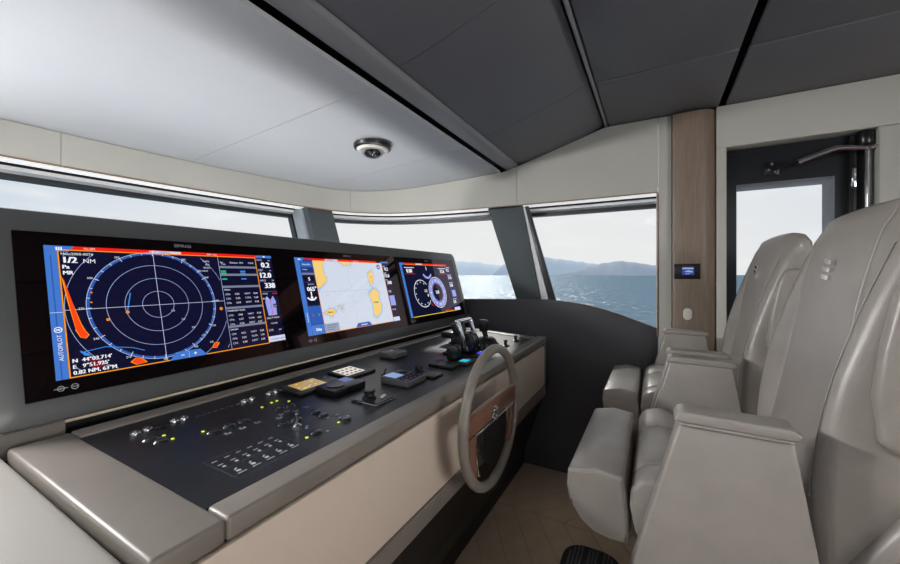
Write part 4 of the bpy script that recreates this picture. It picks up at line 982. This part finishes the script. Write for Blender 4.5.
# ================================================================== unseen fill lights added to brighten the interior
def area(name, loc, rot, sx_, sy_, power, parent, col=(1, 1, 1)):
    ld = bpy.data.lights.new(name, 'AREA'); ld.shape = 'RECTANGLE'; ld.size = sx_; ld.size_y = sy_; ld.energy = power; ld.color = col
    o = bpy.data.objects.new(name, ld); COL.objects.link(o); o.parent = parent; o.location = Vector(loc)-WL[parent]; o.rotation_euler = rot
    return o
mat('fill_face', (.8, .8, .8, 1), .5, var=0, emit=(1, .97, .93, 1), es=6)  # glowing face of the added fill lights
def added_ceiling_light(x, y, z, w, d, power, label, group=None):  # added fill light with a modelled fixture, out of view
    a = empty('added_ceiling_light', (x, y, z-.02), label, 'light', group)
    box('frame', x-w/2-.04, x+w/2+.04, y-d/2-.04, y+d/2+.04, z-.016, z, 'housing_grey', a, bev=.004); box('diffuser', x-w/2, x+w/2, y-d/2, y+d/2, z-.022, z-.016, 'fill_face', a)
    area('lamp', (x, y, z-.03), (0, 0, 0), w, d, power, a, (1, .985, .97))
added_ceiling_light(-1.9, -.85, 2.603, 1.3, .6, FILL_PORT, 'added ceiling fill light near the port wall, the farther aft of two')
added_ceiling_light(-1.9, -.05, 2.603, 1.3, .5, FILL_PORT, 'added ceiling fill light near the port wall beside the ceiling fold')
a = empty('added_fascia_light', (-.25, 2.69, 2.10), 'long flat added fill light on the cream fascia over the windscreen', 'light')  # added panel outside the view, brightens the chair fronts
box('frame', -.85, .33, 2.690, 2.714, 2.095, 2.255, 'housing_grey', a, bev=.004); box('diffuser', -.82, .30, 2.684, 2.691, 2.11, 2.24, 'fill_face', a)
area('lamp', (-.26, 2.672, 2.175), Vector((-.30, .9, .16)).to_track_quat('Z', 'Y').to_euler(), 1.1, .14, FILL_FORE, a, (1, .99, .975))
wb = empty('wall_back', (0, -3.1, 0), 'aft wall with a low panel', kind='structure')
box('lower_panel', -3.1, 2.9, -3.16, -3.10, 0, 2.6, 'cream_panel', wb)
a = empty('added_wall_light', (-.25, -3.09, 1.3), 'wide flat added fill light on the aft wall', 'light')  # added panel behind the camera, brightens the console front
box('frame', -1.1, .6, -3.10, -3.08, 1.27, 2.13, 'housing_grey', a, bev=.004); box('diffuser', -1.06, .56, -3.08, -3.074, 1.3, 2.1, 'fill_face', a)
area('lamp', (-.25, -3.065, 1.7), (-math.pi/2, 0, 0), 1.6, .8, FILL_BACK, a, (1, .99, .975))
a = empty('added_dash_light', (.6, 1.85, 1.287), 'low added fill light bar on the dash behind the display housing', 'light')  # added uplight for the forward ceiling, hidden by the housing
box('body', -2.0, 2.55, 1.80, 1.90, 1.287, 1.33, 'housing_grey', a, bev=.004); box('diffuser', -1.98, 2.53, 1.81, 1.89, 1.33, 1.334, 'fill_face', a)
area('lamp', (.3, 1.86, 1.345), (math.radians(180+8), 0, 0), 4.4, .08, FILL_DASH, a)

# ================================================================== small wall and ceiling things
a = empty('wall_display', (2.88, -.183, 1.494), 'small black wall panel with blue screen on the wooden column', 'control panel')
cxw = WX-.034
box('plate', cxw-.010, cxw, -.255, -.111, 1.494, 1.594, 'black_plastic', a, bev=.002)
box('screen', cxw-.0112, cxw-.0100, -.222, -.155, 1.520, 1.573, 'small_navy', a)
F = Flat(lambda x, y, h: (cxw-.0118-h, x, y)); F.rect(-.158, 1.558, -.218, 1.568, 'small_blue'); F.rect(-.175, 1.526, -.200, 1.530, 'small_blue'); F.poly([(-.165, 1.540), (-.19, 1.552), (-.215, 1.545), (-.215, 1.536)], 'small_blue'); fin(F, 'screen_image', a)
a = empty('wall_button', (2.88, -.187, 1.225), 'white oval push button plate on the wooden column', 'switch')
def oval(y0, y1, z0, z1): return rrect(y0, y1, z0, z1, min(y1-y0, z1-z0)/2*.98, 8)
prism('plate', oval(-.212, -.162, 1.225, 1.302), 'x', cxw-.008, cxw, 'white_plastic', a, bev=.002)
for z in (1.247, 1.280): prism('button', oval(-.203, -.171, z-.012, z+.012), 'x', cxw-.0105, cxw-.008, 'white_plastic', a, bev=.001)
cx_, cy_ = 1.80, 1.565; cz_ = ceil_z(cy_)
DK = 1.6
a = empty('dome_camera', (cx_, cy_, cz_-.11), 'small glass dome camera fixed to the pale ceiling', 'camera')
lathe('mount_ring', [(r_*DK, h_*DK*.8) for r_, h_ in [(.070, 0), (.074, -.004), (.072, -.020), (.064, -.024), (.05, -.022)]], cx_, cy_, cz_, 'black_plastic', a, seg=36)
lathe('collar', [(r_*DK, h_*DK*.8) for r_, h_ in [(.060, -.018), (.062, -.026), (.054, -.034), (.046, -.032)]], cx_, cy_, cz_, 'white_plastic', a, seg=36)
lathe('dome', [(DK*.044*math.cos(t*math.pi/16), DK*.8*(-.030-.036*math.sin(t*math.pi/16))) for t in range(8)]+[(.003, -.066*DK*.8)], cx_, cy_, cz_, 'dome_glass', a, seg=28)
cb = lathe('camera_ball', [(r_*DK, h_*DK*.8) for r_, h_ in [(.004, -.031), (.028, -.034), (.033, -.042), (.028, -.052), (.014, -.059), (.004, -.060)]], cx_, cy_, cz_, 'black_plastic', a, seg=20)
bm = bmesh.new(); add_lathe(bm, [(.019, 0), (.019, .010), (.014, .013), (.006, .011)], 0, 0, 16, 'z')
bmesh.ops.rotate(bm, verts=bm.verts[:], cent=(0, 0, 0), matrix=Matrix.Rotation(math.radians(125), 3, 'X') @ Matrix.Rotation(0, 3, 'Z')); bmesh.ops.translate(bm, verts=bm.verts[:], vec=(cx_-.018, cy_-.034, cz_-.064)); finish('lens', bm, 'steel', cb)
